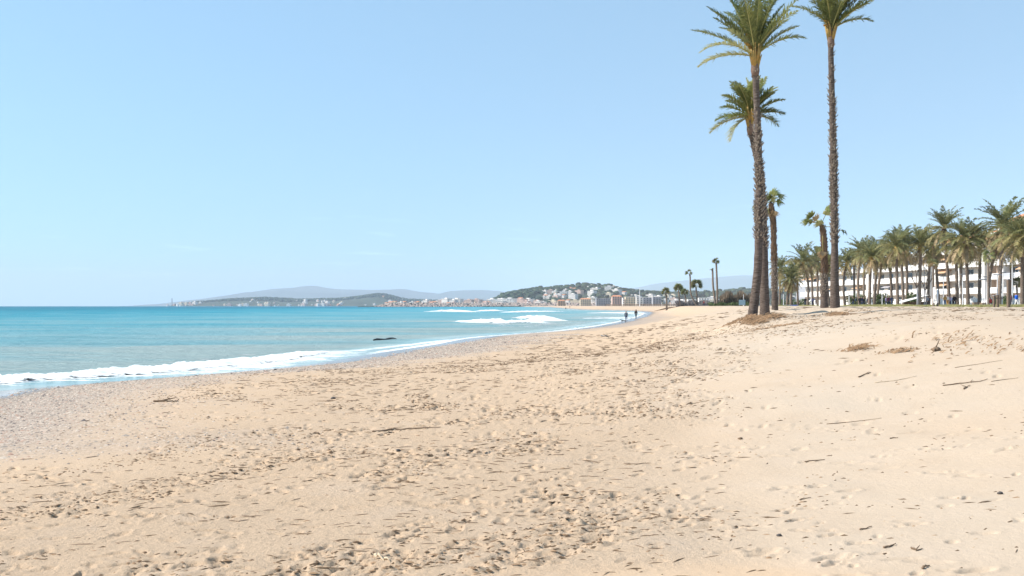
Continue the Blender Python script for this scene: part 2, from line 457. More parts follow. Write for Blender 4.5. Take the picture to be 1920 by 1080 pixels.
def lace(m):
    nt = m.node_tree; l = nt.links.new; N = nt.nodes.new
    geo = N('ShaderNodeNewGeometry'); mp = N('ShaderNodeMapping'); mp.inputs['Scale'].default_value = (0.9, 1.9, 1.0)
    no = N('ShaderNodeTexNoise'); no.inputs['Scale'].default_value = 1.5; no.inputs['Detail'].default_value = 9; no.inputs['Roughness'].default_value = 0.72
    l(geo.outputs['Position'], mp.inputs['Vector']); l(mp.outputs['Vector'], no.inputs['Vector'])
    at_ = N('ShaderNodeAttribute'); at_.attribute_name = 'edge'
    mr = N('ShaderNodeMapRange'); mr.inputs['To Min'].default_value = 0.16; mr.inputs['To Max'].default_value = 0.66; l(at_.outputs['Fac'], mr.inputs['Value'])
    sb = N('ShaderNodeMath'); sb.operation = 'SUBTRACT'; l(no.outputs['Fac'], sb.inputs[0]); l(mr.outputs['Result'], sb.inputs[1])
    al = N('ShaderNodeMapRange'); al.inputs['From Min'].default_value = 0.0; al.inputs['From Max'].default_value = 0.04; l(sb.outputs[0], al.inputs['Value'])
    l(al.outputs['Result'], nt.nodes['Principled BSDF'].inputs['Alpha'])
lace(M['foam'])

# ------------------------------------------------------------------ the lie of the beach
SHORE = [(-700, 880), (-300, 784), (0, 732), (150, 721), (300, 709), (450, 697), (600, 683), (720, 661), (830, 645), (880, 634), (930, 629.5), (1000, 625),
         (1060, 620), (1120, 612), (1160, 604.5), (1195, 595), (1208, 590), (1212, 586.5), (1200, 583.8), (1150, 582), (1085, 580.5), (1062, 578.8), (1046, 577.4)]
sp_ = [water_pt(a, b) for a, b in SHORE]
SD = np.array([-40.0] + [p[1] for p in sp_] + [1500, 1900, 2400, 3600]); SX = np.array([-62.0] + [p[0] for p in sp_] + [58, 20, -20, -60])
o_ = np.argsort(SD); SD = SD[o_]; SX = SX[o_]
dd = np.linspace(-40, 3600, 40000)
xx = np.interp(dd, SD, SX)
def shore_x(d):
    d = np.asarray(d, dtype=np.float64)
    w = 0.03 * np.maximum(d, 20) + 0.3
    s = 0
    for k, g in ((-2, 0.1), (-1, 0.2), (0, 0.4), (1, 0.2), (2, 0.1)):
        s = s + g * np.interp(d + k * w, dd, xx)
    return s

def inland(x, d):
    """metres inland of the waterline, measured roughly square to it"""
    sx = shore_x(d)
    slope = (shore_x(d + 1) - shore_x(d - 1)) / 2
    far = sstep(250, 500, d)
    return (x - sx) / np.sqrt(1 + slope ** 2) * (1 - far) + (x - sx) * far

def base_height(x, d):
    s = inland(x, d)
    f = np.where(s < 0, s * 0.055, 0)
    f = f + 0.05 * np.clip(s, 0, 3) + 0.42 * sstep(0, 9, s) + 0.25 * sstep(6, 22, s) + 0.30 * sstep(18, 40, s)
    f = np.maximum(f, -3.0)
    u = x + 0.25 * d
    k_ = sstep(140, 290, d)
    g = sstep(0, 27, u) * sstep(9 - 5 * k_, 24 - 12 * k_, s)
    top = 2.53 + 0.0 * x
    z = f + (top - f) * np.where(s > 0, g, 0)
    far = sstep(260, 600, d)
    z = z * (1 - far) + far * np.where(s < 0, np.maximum(s * 0.03, -3), 2.1 * sstep(0, 22, s))
    return z + np.where(d > 600, drop(d), 0)

def rolling(x, d):
    s = inland(x, d)
    a = sstep(3, 14, s)
    k = sstep(300, 900, d)
    return a * (1 - k) * (0.16 * (fbm(x * 0.11, d * 0.11, 3, 5) - 0.5) + 0.07 * (fbm(x * 0.5, d * 0.5, 3, 9) - 0.5))

# fine relief on a raster: footprints, scuffs, churned wrack lines
RX0, RX1, RY0, RY1, RES = -23.0, 26.0, 2.5, 42.0, 0.02
nx = int((RX1 - RX0) / RES) + 1; ny = int((RY1 - RY0) / RES) + 1
gx = (RX0 + np.arange(nx) * RES); gy = (RY0 + np.arange(ny) * RES)
GX, GY = np.meshgrid(gx, gy)
SI = inland(GX, GY)
def trample_mask(x, d, s):
    """how much the sand is trodden: heavy between the shingle and the pale bank"""
    edge = (x - (0.165 * d + 0.2)) / (0.35 + 0.05 * d) + 1.6 * (vnoise(x * 0.2 + 3, d * 0.35, 77) - 0.5)
    near = 1 - 0.93 * sstep(-0.9, 1.3, edge)
    farr = sstep(24, 34, d) * 0.45
    return np.clip(np.maximum(near, farr) * sstep(6, 13, s) + 0.012, 0, 1)
TR = trample_mask(GX, GY, SI)
H = 0.010 * (fbm(GX * 2.2, GY * 2.2, 2, 21) - 0.5) + 0.010 * TR * (fbm(GX * 9, GY * 9, 2, 23, 0.6) - 0.5) / (1 + (GY / 12.0) ** 2)
wrack_n = fbm(SI * 0.95 + 0.5 * vnoise(GX * 0.3, GY * 0.3, 31), (GX * 0.35 + GY * 0.75) * 0.33, 3, 33)
WR = sstep(0.63, 0.70, wrack_n) * sstep(8, 12, SI) * TR
H += WR * 0.11 * (fbm(GX * 7, GY * 10, 3, 35, 0.65) - 0.48)
patch = sstep(0.56, 0.68, fbm(GX * 0.8, GY * 0.8, 3, 41)) * TR
H += patch * 0.035 * (fbm(GX * 5, GY * 7, 3, 43, 0.65) - 0.5) / (1 + (GY / 16.0) ** 2)
del wrack_n

def stamp(x, y, ang, ln, wd, depth, rim=0.4):
    r = ln * 1.3
    i0 = int((x - r - RX0) / RES); i1 = int((x + r - RX0) / RES) + 1
    j0 = int((y - r - RY0) / RES); j1 = int((y + r - RY0) / RES) + 1
    if i0 < 0 or j0 < 0 or i1 >= nx or j1 >= ny: return
    X = GX[j0:j1, i0:i1] - x; Y = GY[j0:j1, i0:i1] - y
    c, s = math.cos(ang), math.sin(ang)
    a = (X * c + Y * s) / (ln / 2); b_ = (-X * s + Y * c) / (wd / 2)
    q = a * a + b_ * b_
    H[j0:j1, i0:i1] += -depth * np.exp(-q ** 2 * 0.9) + rim * depth * np.exp(-((np.sqrt(q) - 1.45) / 0.33) ** 2)

rr = random.Random(5)
# walking trails, most of them following the shore
for t in range(30):
    x = rr.uniform(-20, 18); y = rr.uniform(3, 12)
    a = rr.gauss(1.12, 0.25) if rr.random() < 0.72 else rr.uniform(0, math.pi)
    dp = rr.uniform(0.010, 0.024); side = 1
    for k in range(80):
        a += rr.gauss(0, 0.035)
        x += math.cos(a) * 0.68 + rr.gauss(0, 0.03); y += math.sin(a) * 0.68
        side = -side
        if y > RY1 - 1 or abs(x) > 25: break
        fx = x - math.sin(a) * 0.09 * side; fy = y + math.cos(a) * 0.09 * side
        if rr.random() > float(trample_mask(np.array(fx), np.array(fy), inland(np.array(fx), np.array(fy)))) + 0.01: continue
        stamp(fx, fy, a + 0.12 * side, rr.uniform(0.24, 0.30), rr.uniform(0.09, 0.12), dp * rr.uniform(0.5, 1.3), 0.5)
# small scuffs and toe marks, gathered in patches
tt = np.random.default_rng(17)
cy_ = 3 + 38 * tt.random(60000) ** 1.1; cx_ = (tt.random(60000) * 2 - 1) * (0.6 * cy_ + 1.5)
pr_ = trample_mask(cx_, cy_, inland(cx_, cy_)) * (0.06 + 0.5 * sstep(0.5, 0.66, fbm(cx_ * 0.8, cy_ * 0.8, 3, 41)))
pr_ = pr_ / (1 + (cy_ / 13.0) ** 2) * 1.3
kk = np.nonzero(tt.random(60000) < pr_)[0][:3900]
for i in kk:
    q_ = 0.62 + cy_[i] / 20.0
    stamp(cx_[i], cy_[i], rr.gauss(0.15, 0.5), rr.uniform(0.07, 0.20) * q_, rr.uniform(0.035, 0.06) * q_, rr.uniform(0.016, 0.050) * q_, rr.uniform(0.05, 0.3))

def fine_height(x, d):
    x = np.asarray(x, dtype=np.float64); d = np.asarray(d, dtype=np.float64)
    fx = (x - RX0) / RES; fy = (d - RY0) / RES
    inside = (fx > 1) & (fx < nx - 2) & (fy > 1) & (fy < ny - 2)
    ix = np.clip(fx.astype(np.int64), 0, nx - 2); iy = np.clip(fy.astype(np.int64), 0, ny - 2)
    u = np.clip(fx - ix, 0, 1); v = np.clip(fy - iy, 0, 1)
    h = (H[iy, ix] * (1 - u) + H[iy, ix + 1] * u) * (1 - v) + (H[iy + 1, ix] * (1 - u) + H[iy + 1, ix + 1] * u) * v
    s = inland(x, d)
    ff = sstep(36, 44, d) * sstep(5, 14, s) * (1 - sstep(120, 320, d)) * (0.14 * (fbm(x * 1.1, d * 1.1, 3, 61, 0.6) - 0.5) - 0.10 * sstep(0.58, 0.7, fbm(x * 0.9, d * 0.9, 2, 63)))
    return np.where(inside, h, 0) * (1 - sstep(36, 44, d)) * sstep(1.0, 5.0, s) + ff

A_H, B_H = 0.42, 0.17
MOUNDS = [(px(1407, 597, 40), 1.7, A_H), (px(1434, 590, 44), 1.5, B_H), (px(1566, 590, 46), 0.9, 0.06), (px(1545, 588, 52), 0.8, 0.05), (px(1452, 586, 55), 0.8, 0.05),
          (px(1770, 655, 25), 2.4, 0.22), (px(1610, 640, 28), 2.0, 0.12)]
def ground(x, d):
    x = np.asarray(x, dtype=np.float64); d = np.asarray(d, dtype=np.float64)
    z = base_height(x, d) + rolling(x, d) + fine_height(x, d)
    for p, r, h in MOUNDS:
        q = ((x - p.x) ** 2 + (d - p.y) ** 2) / r ** 2
        z = z + h * np.exp(-q)
    return z
def gz(x, d):
    return float(ground(np.array([x]), np.array([d]))[0])

def hit(pxx, pyy):
    """where the ray through a pixel meets the sand"""
    ds = np.concatenate([np.arange(3, 60, 0.02), np.arange(60, 900, 0.5)])
    xs = (pxx - 960) / FPX * ds
    zr = EYE - (pyy - LEVEL) / FPX * ds
    zg = np.maximum(ground(xs, ds), 0)
    k = np.argmax(zr <= zg)
    if zr[k] > zg[k]: k = len(ds) - 1
    return Vector((xs[k], ds[k], zg[k]))

# a few single lines of footprints crossing the smooth pale sand
for pts in ([(1462, 798), (1490, 800), (1530, 804), (1570, 808), (1640, 812), (1700, 812), (1770, 816), (1840, 820), (1905, 822)],
            [(1330, 838), (1380, 839), (1420, 841), (1500, 841), (1580, 841), (1690, 842), (1770, 841), (1880, 843), (1900, 840)],
            [(1440, 854), (1470, 856), (1512, 866), (1580, 868), (1610, 871), (1660, 878), (1755, 886), (1790, 887), (1836, 893)],
            [(1480, 913), (1530, 912), (1590, 921)], [(1690, 1050), (1740, 1054), (1830, 1072)], [(1430, 1033), (1450, 1036)], [(1555, 1047), (1580, 1048)]):
    for (a, b) in pts:
        p = hit(a, b); stamp(p.x, p.y, rr.gauss(0.1, 0.35), rr.uniform(0.20, 0.30), rr.uniform(0.06, 0.10), rr.uniform(0.018, 0.034), 0.35)
        if rr.random() < 0.5: stamp(p.x + rr.uniform(-.2, .2), p.y + rr.uniform(-.15, .15), rr.gauss(0.1, 0.5), 0.12, 0.05, 0.02, 0.3)

def polar(d0, d1, k, cin, cout, amax_in, amin, amax):
    ds = [d0]
    while ds[-1] < d1:
        ds.append(ds[-1] + k * ds[-1] ** 1.5)
    ds = np.array(ds)
    mid = np.linspace(-amax_in, amax_in, cin)
    lo = np.linspace(amin, -amax_in, cout, endpoint=False); hi = np.linspace(amax, amax_in, cout, endpoint=False)[::-1]
    a = np.radians(np.concatenate([lo, mid, hi]))
    A, D = np.meshgrid(a, ds)
    X = np.tan(A) * D; Y = D
    n, mcol = X.shape
    idx = np.arange(n * mcol).reshape(n, mcol)
    F = np.stack([idx[:-1, :-1], idx[:-1, 1:], idx[1:, 1:], idx[1:, :-1]], -1).reshape(-1, 4)
    return X.ravel(), Y.ravel(), F

X, Y, F = polar(1.6, 3400, 0.00145, 740, 40, 31.0, -70, 74)
Z = ground(X, Y)
S = inland(X, Y)
TRm = trample_mask(X, Y, S)
wetn = 1.5 * (fbm(X * 0.12, Y * 0.12, 3, 71) - 0.5)
wet = 1 - sstep(1.3, 3.6, S + 1.4 * wetn)
pebb = sstep(0.6, 2.2, S) * (1 - sstep(4.5, 10, S + 6 * (fbm(X * 0.25, Y * 0.25, 3, 73) - 0.5))) * (1 - 0.6 * sstep(120, 260, Y))
dry = sstep(-1.6, 1.6, (X - (0.165 * Y + 0.2)) / (0.6 + 0.07 * Y)) * 0.85 + 0.15
dry = dry * sstep(8, 20, S) * (0.7 + 0.6 * (fbm(X * 0.3, Y * 0.3, 3, 75) - 0.2))
dry = np.where(Y > 60, np.maximum(dry, 0.5 * sstep(15, 30, S)), dry)
# damp smooth patches in the foreground
damp_a = np.exp(-(((X - 1.3) / 1.0) ** 2 + ((Y - 6.9) / 0.36) ** 2))
dry = np.clip(dry - 0.9 * damp_a, 0, 1)
rough_ = np.clip(TRm + 0.15, 0, 1) * (1 - damp_a)
me = mesh_np('sand_beach', np.stack([X, Y, Z], -1), F, [M['sand']], attrs=dict(wet=wet, pebble=pebb, dry=np.clip(dry, 0, 1), rough=rough_))
tag(link('beach_ground', me), 'pale trodden sand beach sloping to the shingle and water', kind='structure')
# ground behind and beside the camera, below the sheet in front
mb = MB(); mb.add([(-60, -60, -3), (90, -60, 1.2), (90, 1.7, 1.2), (-4, 1.7, 1.0), (-32, 1.7, -0.2), (-60, 1.7, -2)], [(0, 1, 2, 3, 4, 5)])
tag(mb.build('beach_ground_behind', M['driftwood_pale']), None, None, None, 'structure')

# ------------------------------------------------------------------ sea
X, Y, F = polar(8, 16000, 0.0030, 520, 40, 31.0, -78, 60)
S = inland(X, Y); W = -S
Dp = Y
dep = 0.30 * sstep(0, 60, W) + 0.30 * sstep(40, 220, W) + 0.25 * sstep(150, 420, W) + 0.2 * sstep(400, 1500, Y)
near_sea = 1 - sstep(300, 1200, Dp)
swell = 0.07 * np.sin((X * 0.55 - Y) * 0.42 + 3 * fbm(X * 0.03, Y * 0.03, 2, 81)) * sstep(3, 14, W) * near_sea
swell = swell + 0.16 * (fbm(X * 0.12, Y * 0.3, 4, 83, 0.6) - 0.5) * near_sea * sstep(2, 14, W)
swell = swell + 0.05 * (fbm(X * 0.9, Y * 1.6, 2, 85) - 0.5) * (1 - sstep(60, 200, Y)) * sstep(2, 10, W)
def seg_mask(pts, wid):
    """1 on a polyline given in pixels, falling off over wid metres"""
    P = [water_pt(a, b) for a, b in pts]
    best = np.full(X.shape, 1e9)
    for (x0, y0), (x1, y1) in zip(P[:-1], P[1:]):
        ex, ey = x1 - x0, y1 - y0
        t = np.clip(((X - x0) * ex + (Y - y0) * ey) / (ex * ex + ey * ey), 0, 1)
        best = np.minimum(best, np.hypot(X - x0 - t * ex, Y - y0 - t * ey))
    return np.exp(-(best / wid) ** 2)
foam = 0.80 * seg_mask([(-300, 743), (0, 714), (300, 699), (450, 687), (560, 671), (625, 660)], 3.4)
foam = np.maximum(foam, 0.8 * seg_mask([(600, 664), (700, 654), (770, 646), (850, 636)], 0.9))
foam = np.maximum(foam, 0.55 * seg_mask([(300, 682), (520, 660), (600, 652)], 1.6))
foam = np.maximum(foam, 0.85 * (1 - sstep(0.3, 1.3, np.abs(W - 0.4))) * sstep(48, 60, Y) * (1 - sstep(900, 1400, Y)))
zone = sstep(85, 125, Y) * (1 - sstep(620, 900, Y)) * (1 - sstep(8, 34, W)) * sstep(-2, 1, W)
foam = np.maximum(foam, 0.70 * zone * (0.72 + 0.5 * (fbm(X * 0.05, Y * 0.03, 3, 87) - 0.3)))
foam = np.maximum(foam, 0.75 * seg_mask([(900, 606), (960, 608), (1060, 606), (1130, 604)], 4.0))
foam = np.maximum(foam, 0.8 * seg_mask([(945, 585.5), (1060, 584)], 9.0))
foam = np.clip(foam + 0.10 * (1 - sstep(10, 60, W)), 0, 1) * (W > -1.5)
calm = 1 - sstep(1.0, 5.0, W)
Z = swell + drop(Y) + 0.01
Z = Z - 0.03 * (1 - sstep(0, 3, W))
me = mesh_np('sea_surface', np.stack([X, Y, Z], -1), F, [M['sea']], attrs=dict(deep=np.clip(dep, 0, 1), foam=foam, calm=calm))
tag(link('sea', me), 'turquoise sea with sandy shallows by the shore', kind='structure')

# raised rolls of white water, each a breaking wave
def breaker(pts, wid, high, label, seed, group='breaking waves near the shore', wash=0.4):
    P = [Vector((*water_pt(a, b), 0)) for a, b in pts]
    cum = [0]
    for a, b in zip(P[:-1], P[1:]): cum.append(cum[-1] + (b - a).length)
    n = max(24, min(900, int(cum[-1] / (0.0016 * P[0].y + 0.03))))
    mrow = 26
    ts = np.linspace(0, cum[-1], n)
    cx = np.interp(ts, cum, [p.x for p in P]); cy = np.interp(ts, cum, [p.y for p in P])
    tx = np.gradient(cx); ty = np.gradient(cy); ln = np.hypot(tx, ty); tx /= ln; ty /= ln
    nxv, nyv = -ty, tx                                   # seaward normal
    v = np.linspace(-1, 1, mrow)
    T, V = np.meshgrid(ts, v, indexing='ij')
    end = np.sin(np.clip(T / cum[-1], 0, 1) * math.pi) ** 0.5
    prof = np.where(V > 0, np.exp(-(V / 0.42) ** 2), np.exp(-(V / 0.62) ** 2) * (1 - wash) + wash * np.exp(-((V + 0.35) / 0.5) ** 2))
    x = cx[:, None] + nxv[:, None] * V * wid; y = cy[:, None] + nyv[:, None] * V * wid
    f = 1.0 / max(0.6, wid * 0.22)
    nz = fbm(x * f * 0.7, y * f * 1.1, 5, seed, 0.62); n2 = fbm(x * f * 3, y * f * 5, 4, seed + 9, 0.65)
    z = high * prof * end * (0.3 + 1.2 * nz) + high * 0.55 * (n2 - 0.5) * prof - high * 0.20 - 0.02 + drop(y)
    z = z + 0.01
    idx = np.arange(n * mrow).reshape(n, mrow)
    Fq = np.stack([idx[:-1, :-1], idx[:-1, 1:], idx[1:, 1:], idx[1:, :-1]], -1).reshape(-1, 4)
    edge = np.clip(np.abs(V) ** 1.5 + 0.6 * (1 - end), 0, 1)
    me = mesh_np('breaking_wave', np.stack([x, y, z], -1).reshape(-1, 3), Fq, [M['foam']], attrs=dict(edge=edge.ravel()))
    return tag(link('breaking_wave', me), label, 'wave', group)
breaker([(-420, 757), (-200, 736), (0, 712), (120, 706), (250, 697), (380, 686), (480, 676), (560, 664), (612, 657)], 2.3, 0.27, 'long white shore break rolling onto the shingle', 101)
breaker([(806, 584.6), (845, 584.2), (880, 584.8)], 16, 1.0, 'thin white wave crest out in front of the breakwater', 103)
breaker([(903, 583.4), (926, 583.2)], 14, 0.8, 'short white crest farther out beside the long thin crest', 105)
breaker([(890, 605), (905, 603.5), (926, 604.5)], 7, 0.75, 'small round white breaker at the seaward end of the surf', 107)
breaker([(930, 606), (965, 604), (1000, 603.5), (1015, 605)], 3.6, 0.45, 'broad white breaker in the middle of the surf', 109)
breaker([(988, 597.5), (1003, 595.8), (1022, 597.8)], 6.5, 0.62, 'highest white wave crest in the surf', 111)
breaker([(1020, 600), (1040, 602)], 6, 0.7, 'small white curl just shoreward of the highest crest', 113)
breaker([(945, 586), (1000, 584.6), (1050, 584)], 9, 0.6, 'long flat line of white surf in front of the far beach', 115)
breaker([(1090, 597), (1140, 597), (1178, 596)], 5, 0.22, 'low white swash line near the two walkers', 117)
breaker([(1110, 587), (1160, 586.4), (1196, 588)], 12, 0.3, 'flat white swash line under the far beach', 119)

# ------------------------------------------------------------------ shingle, crumbs, twigs, grass (uncountable)
def scatter_mesh(name, P, size, squash, mat_list, mats_idx, rot=None, elong=None, shape='peb', seed=0):
    """many little closed stones joined in one mesh; P (n,3)"""
    g = np.random.default_rng(seed)
    n = len(P)
    if shape == 'peb':
        t = np.array([(1, 0, 0), (0.5, 0.87, 0), (-0.5, 0.87, 0), (-1, 0, 0), (-0.5, -0.87, 0), (0.5, -0.87, 0), (0, 0, 0.8)], dtype=float)
        f = np.array([(0, 1, 6), (1, 2, 6), (2, 3, 6), (3, 4, 6), (4, 5, 6), (5, 0, 6)])
    else:
        t = np.array([(-1, 0, 0), (0, 0.5, 0), (1, 0, 0), (0, -0.5, 0), (-0.3, 0, 0.7), (0.4, 0, 0.6)], dtype=float)
        f = np.array([(0, 3, 4), (3, 5, 4), (3, 2, 5), (2, 1, 5), (1, 4, 5), (1, 0, 4)])
    a = g.uniform(0, 2 * np.pi, n) if rot is None else rot
    V = np.repeat(t[None], n, 0) * (1 + 0.35 * (g.random((n, len(t), 1)) - 0.5))
    el = g.uniform(0.7, 1.5, n) if elong is None else elong
    vx = V[..., 0] * (size * el)[:, None]; vy = V[..., 1] * size[:, None]; vz = V[..., 2] * (size * squash)[:, None] - 0.15 * size[:, None] * (V[..., 2] == 0)
    ca = np.cos(a)[:, None]; sa = np.sin(a)[:, None]
    VV = np.stack([vx * ca - vy * sa + P[:, 0:1], vx * sa + vy * ca + P[:, 1:2], vz + P[:, 2:3]], -1).reshape(-1, 3)
    FF = (f[None] + (np.arange(n) * len(t))[:, None, None]).reshape(-1, 3)
    fm = np.repeat(mats_idx, len(f))
    return mesh_np(name, VV, FF, mat_list, smooth=False, face_mats=fm)

stone_mats = [rough_mat('shingle_grey', (0.31, 0.26, 0.215), 0.8, 0.2, 30), rough_mat('shingle_pale', (0.52, 0.43, 0.345), 0.8, 0.2, 30),
              rough_mat('shingle_rust', (0.42, 0.27, 0.20), 0.8, 0.2, 30), rough_mat('shingle_dark', (0.14, 0.115, 0.105), 0.8, 0.2, 30)]
def pts_in(n, d0, d1, fn, seed, power=1.0, spread=0.56):
    g = np.random.default_rng(seed)
    d = d0 + (d1 - d0) * g.random(n * 4) ** power
    x = (g.random(n * 4) * 2 - 1) * (spread * d + 2)
    keep = g.random(n * 4) < fn(x, d)
    x = x[keep][:n]; d = d[keep][:n]
    return np.stack([x, d, ground(x, d)], -1)
def shingle_fn(x, d):
    s = inland(x, d)
    return sstep(1.0, 3.0, s + 1.6 * (vnoise(x * 0.8, d * 0.8, 78) - .5)) * (1 - sstep(4, 10, s + 6 * (fbm(x * 0.25, d * 0.25, 3, 73) - 0.5)))
P = pts_in(52000, 12, 75, shingle_fn, 201, 0.9)
g = np.random.default_rng(3)
sz = g.uniform(0.014, 0.034, len(P)) * (0.8 + P[:, 1] / 70) * (1 + 1.2 * (g.random(len(P)) > 0.985))
me = scatter_mesh('shingle', P, sz, np.full(len(P), 0.6), stone_mats, g.choice(4, len(P), p=[0.38, 0.34, 0.14, 0.14]), seed=4)
tag(link('shingle', me), 'band of mixed grey and pale pebbles along the waterline', 'shingle', kind='stuff')

crumb_mats = [rough_mat('dark_crumbs', (0.12, 0.075, 0.042), 0.9, 0.3, 20), rough_mat('sand_clods', (0.50, 0.37, 0.255), 0.95, 0.2, 20), rough_mat('brown_bits', (0.30, 0.19, 0.11), 0.9, 0.3, 20)]
def crumb_fn(x, d):
    s = inland(x, d)
    n = fbm(x * 0.8, d * 0.8, 3, 41); w = fbm(s * 0.95 + 0.5 * vnoise(x * 0.3, d * 0.3, 31), (x * 0.35 + d * 0.75) * 0.33, 3, 33)
    return trample_mask(x, d, s) * (0.04 + 0.45 * sstep(0.55, 0.68, n) + 1.0 * sstep(0.62, 0.69, w))
P = pts_in(42000, 4, 44, crumb_fn, 203, 1.0)
g = np.random.default_rng(6)
sz = g.uniform(0.006, 0.016, len(P)) * (0.75 + P[:, 1] / 24)
me = scatter_mesh('beach_litter', P, sz, np.full(len(P), 0.7), crumb_mats, g.choice(3, len(P), p=[0.50, 0.22, 0.28]), elong=g.uniform(0.8, 3.2, len(P)), rot=g.normal(0.15, 0.5, len(P)), seed=7)
tag(link('beach_litter', me), 'dark crumbs and clods strewn over the trodden sand', 'litter', kind='stuff')
def bits_fn(x, d):
    s = inland(x, d)
    return (0.02 + 0.98 * trample_mask(x, d, s) ** 1.3) * sstep(5, 9, s) * (0.3 + 0.7 * sstep(0.45, 0.65, fbm(x * 0.5, d * 0.5, 3, 45)))
P = pts_in(5200, 4, 70, bits_fn, 205, 1.0)
g = np.random.default_rng(8)
sz = g.uniform(0.005, 0.011, len(P)) * (0.7 + P[:, 1] / 20)
me = scatter_mesh('twig_bits', P, sz, np.full(len(P), 1.0), [M['driftwood'], crumb_mats[0]], g.choice(2, len(P)), elong=g.uniform(3, 11, len(P)),
                  rot=g.normal(0.15, 0.6, len(P)), shape='twig', seed=9)
tag(link('twig_litter', me), 'short bits of twig and reed strewn on the sand', 'litter', kind='stuff')

# ------------------------------------------------------------------ distant land
def strip_hill(name, profile, d0, d1, mat, base=-60, jag=0.0, seed=0, rows=24, cols=220, crest=0.6, extra_depth=1.25):
    """a hill whose skyline passes through the given pixels at depth d1; it has a front and a back slope"""
    xs = [p[0] for p in profile]; ys = [p[1] for p in profile]
    u = np.linspace(xs[0], xs[-1], cols)
    top = np.interp(u, xs, ys)
    vs = []; 
    dcol = np.concatenate([np.linspace(d0, d1, rows), np.linspace(d1, d1 * extra_depth, 6)[1:]])
    for d in dcol:
        hh = EYE - (top - LEVEL) / FPX * d1                     # crest height in metres
        x = (u - 960) / FPX * d1                                # straight strips square to the view
        f = sstep(d0, d1, d) if d <= d1 else 1 - sstep(d1, d1 * extra_depth, d)
        n = fbm(x / (d1 - d0) * 6 + seed, np.full_like(x, d / (d1 - d0) * 6), 4, seed) - 0.5
        z = base + (hh - base) * f ** crest + jag * n * (1 - f) * f * 4
        vs.append(np.stack([x, np.full_like(x, d), z], -1))
    n_r = len(dcol)
    idx = np.arange(n_r * cols).reshape(n_r, cols)
    Fq = np.stack([idx[:-1, :-1], idx[:-1, 1:], idx[1:, 1:], idx[1:, :-1]], -1).reshape(-1, 4)
    me = mesh_np(name, np.concatenate(vs), Fq, [mat])
    return tag(link(name, me), kind='structure')

def rough_profile(pts, amp, step, seed):
    xs = np.arange(pts[0][0], pts[-1][0] + step, step)
    ys = np.interp(xs, [p[0] for p in pts], [p[1] for p in pts])
    ys = ys + amp * (fbm(xs / 40.0, xs * 0 + seed, 4, seed) - 0.5) * 2
    return list(zip(xs, ys))

strip_hill('mountains', rough_profile([(140, 580), (330, 573), (400, 563), (440, 557), (480, 550), (530, 541), (575, 539), (592, 535.5), (606, 538), (640, 543), (700, 544), (760, 541.5),
           (790, 548), (830, 551), (850, 545), (905, 544), (960, 548), (1040, 546), (1110, 546), (1180, 542), (1230, 532), (1275, 527), (1330, 521), (1380, 517), (1440, 517), (1520, 520), (1700, 530), (2100, 545), (2600, 560)], 1.3, 5, 5),
           13000, 19500, M['mountain'], -120, 120, 3, cols=500)
strip_hill('headland', rough_profile([(362, 576), (370, 571), (376, 568.5), (392, 566), (420, 564), (445, 561.5), (500, 559.5), (530, 560.5), (560, 563), (600, 562), (650, 560), (680, 556.5), (705, 552.5), (720, 552.5),
           (740, 557), (760, 562), (800, 564), (850, 566), (960, 566), (1060, 567)], 0.35, 4, 8), 5300, 6100, M['far_ground'], -12, 3, 8, cols=260)
strip_hill('wooded_hill', rough_profile([(915, 573), (932, 564), (942, 559), (958, 553), (985, 548), (1015, 546), (1045, 542.5), (1075, 540), (1110, 539), (1140, 541.5), (1165, 547), (1200, 551), (1240, 554), (1300, 554.5),
           (1340, 552), (1370, 549), (1420, 548), (1500, 550), (1600, 550), (1750, 552), (2000, 556)], 0.6, 4, 12), 2450, 3100, M['far_ground'], -2, 8, 12, cols=320)

def hill_z(pxx, d, prof=None):
    pass

# height lookup for things standing on the hills
from mathutils.bvhtree import BVHTree
def bvh_of(o):
    me = o.data
    return BVHTree.FromPolygons([v.co[:] for v in me.vertices], [p.vertices[:] for p in me.polygons])
BV_H = bvh_of(bpy.data.objects['wooded_hill']); BV_P = bvh_of(bpy.data.objects['headland'])
def on_hill(bv, x, d, default=0.0):
    r = bv.ray_cast(Vector((x, d, 900)), Vector((0, 0, -1)))
    return r[0].z if r[0] is not None else default

# flat coast under the town and marina
mb = MB()
mb.add([(-330, 2130, 1.2 + drop(2130)), (60, 1960, 1.2), (140, 1500, 1.2), (1500, 1500, 1.6), (2200, 2700, 1.0), (-330, 2700, 0.4)], [(0, 1, 2, 3, 4, 5)])
mb.add([(-330, 2130, 1.2 + drop(2130)), (60, 1960, 1.2), (60, 1960, -3), (-330, 2130, -3)], [(0, 1, 2, 3)])
tag(mb.build('town_ground', M['far_ground']), kind='structure')
mb = MB(); mb.add([(-2100, 5250, -3 + drop(5250) + 3.5), (500, 5250, drop(5250) + 0.5), (500, 5600, drop(5600) + 2), (-2100, 5600, drop(5600) + 2)], [(0, 1, 2, 3)])
mb.add([(60, 200, 1.0), (400, 200, 1.0), (1400, 1600, 1.0), (300, 1600, 1.0)], [(0, 1, 2, 3)])

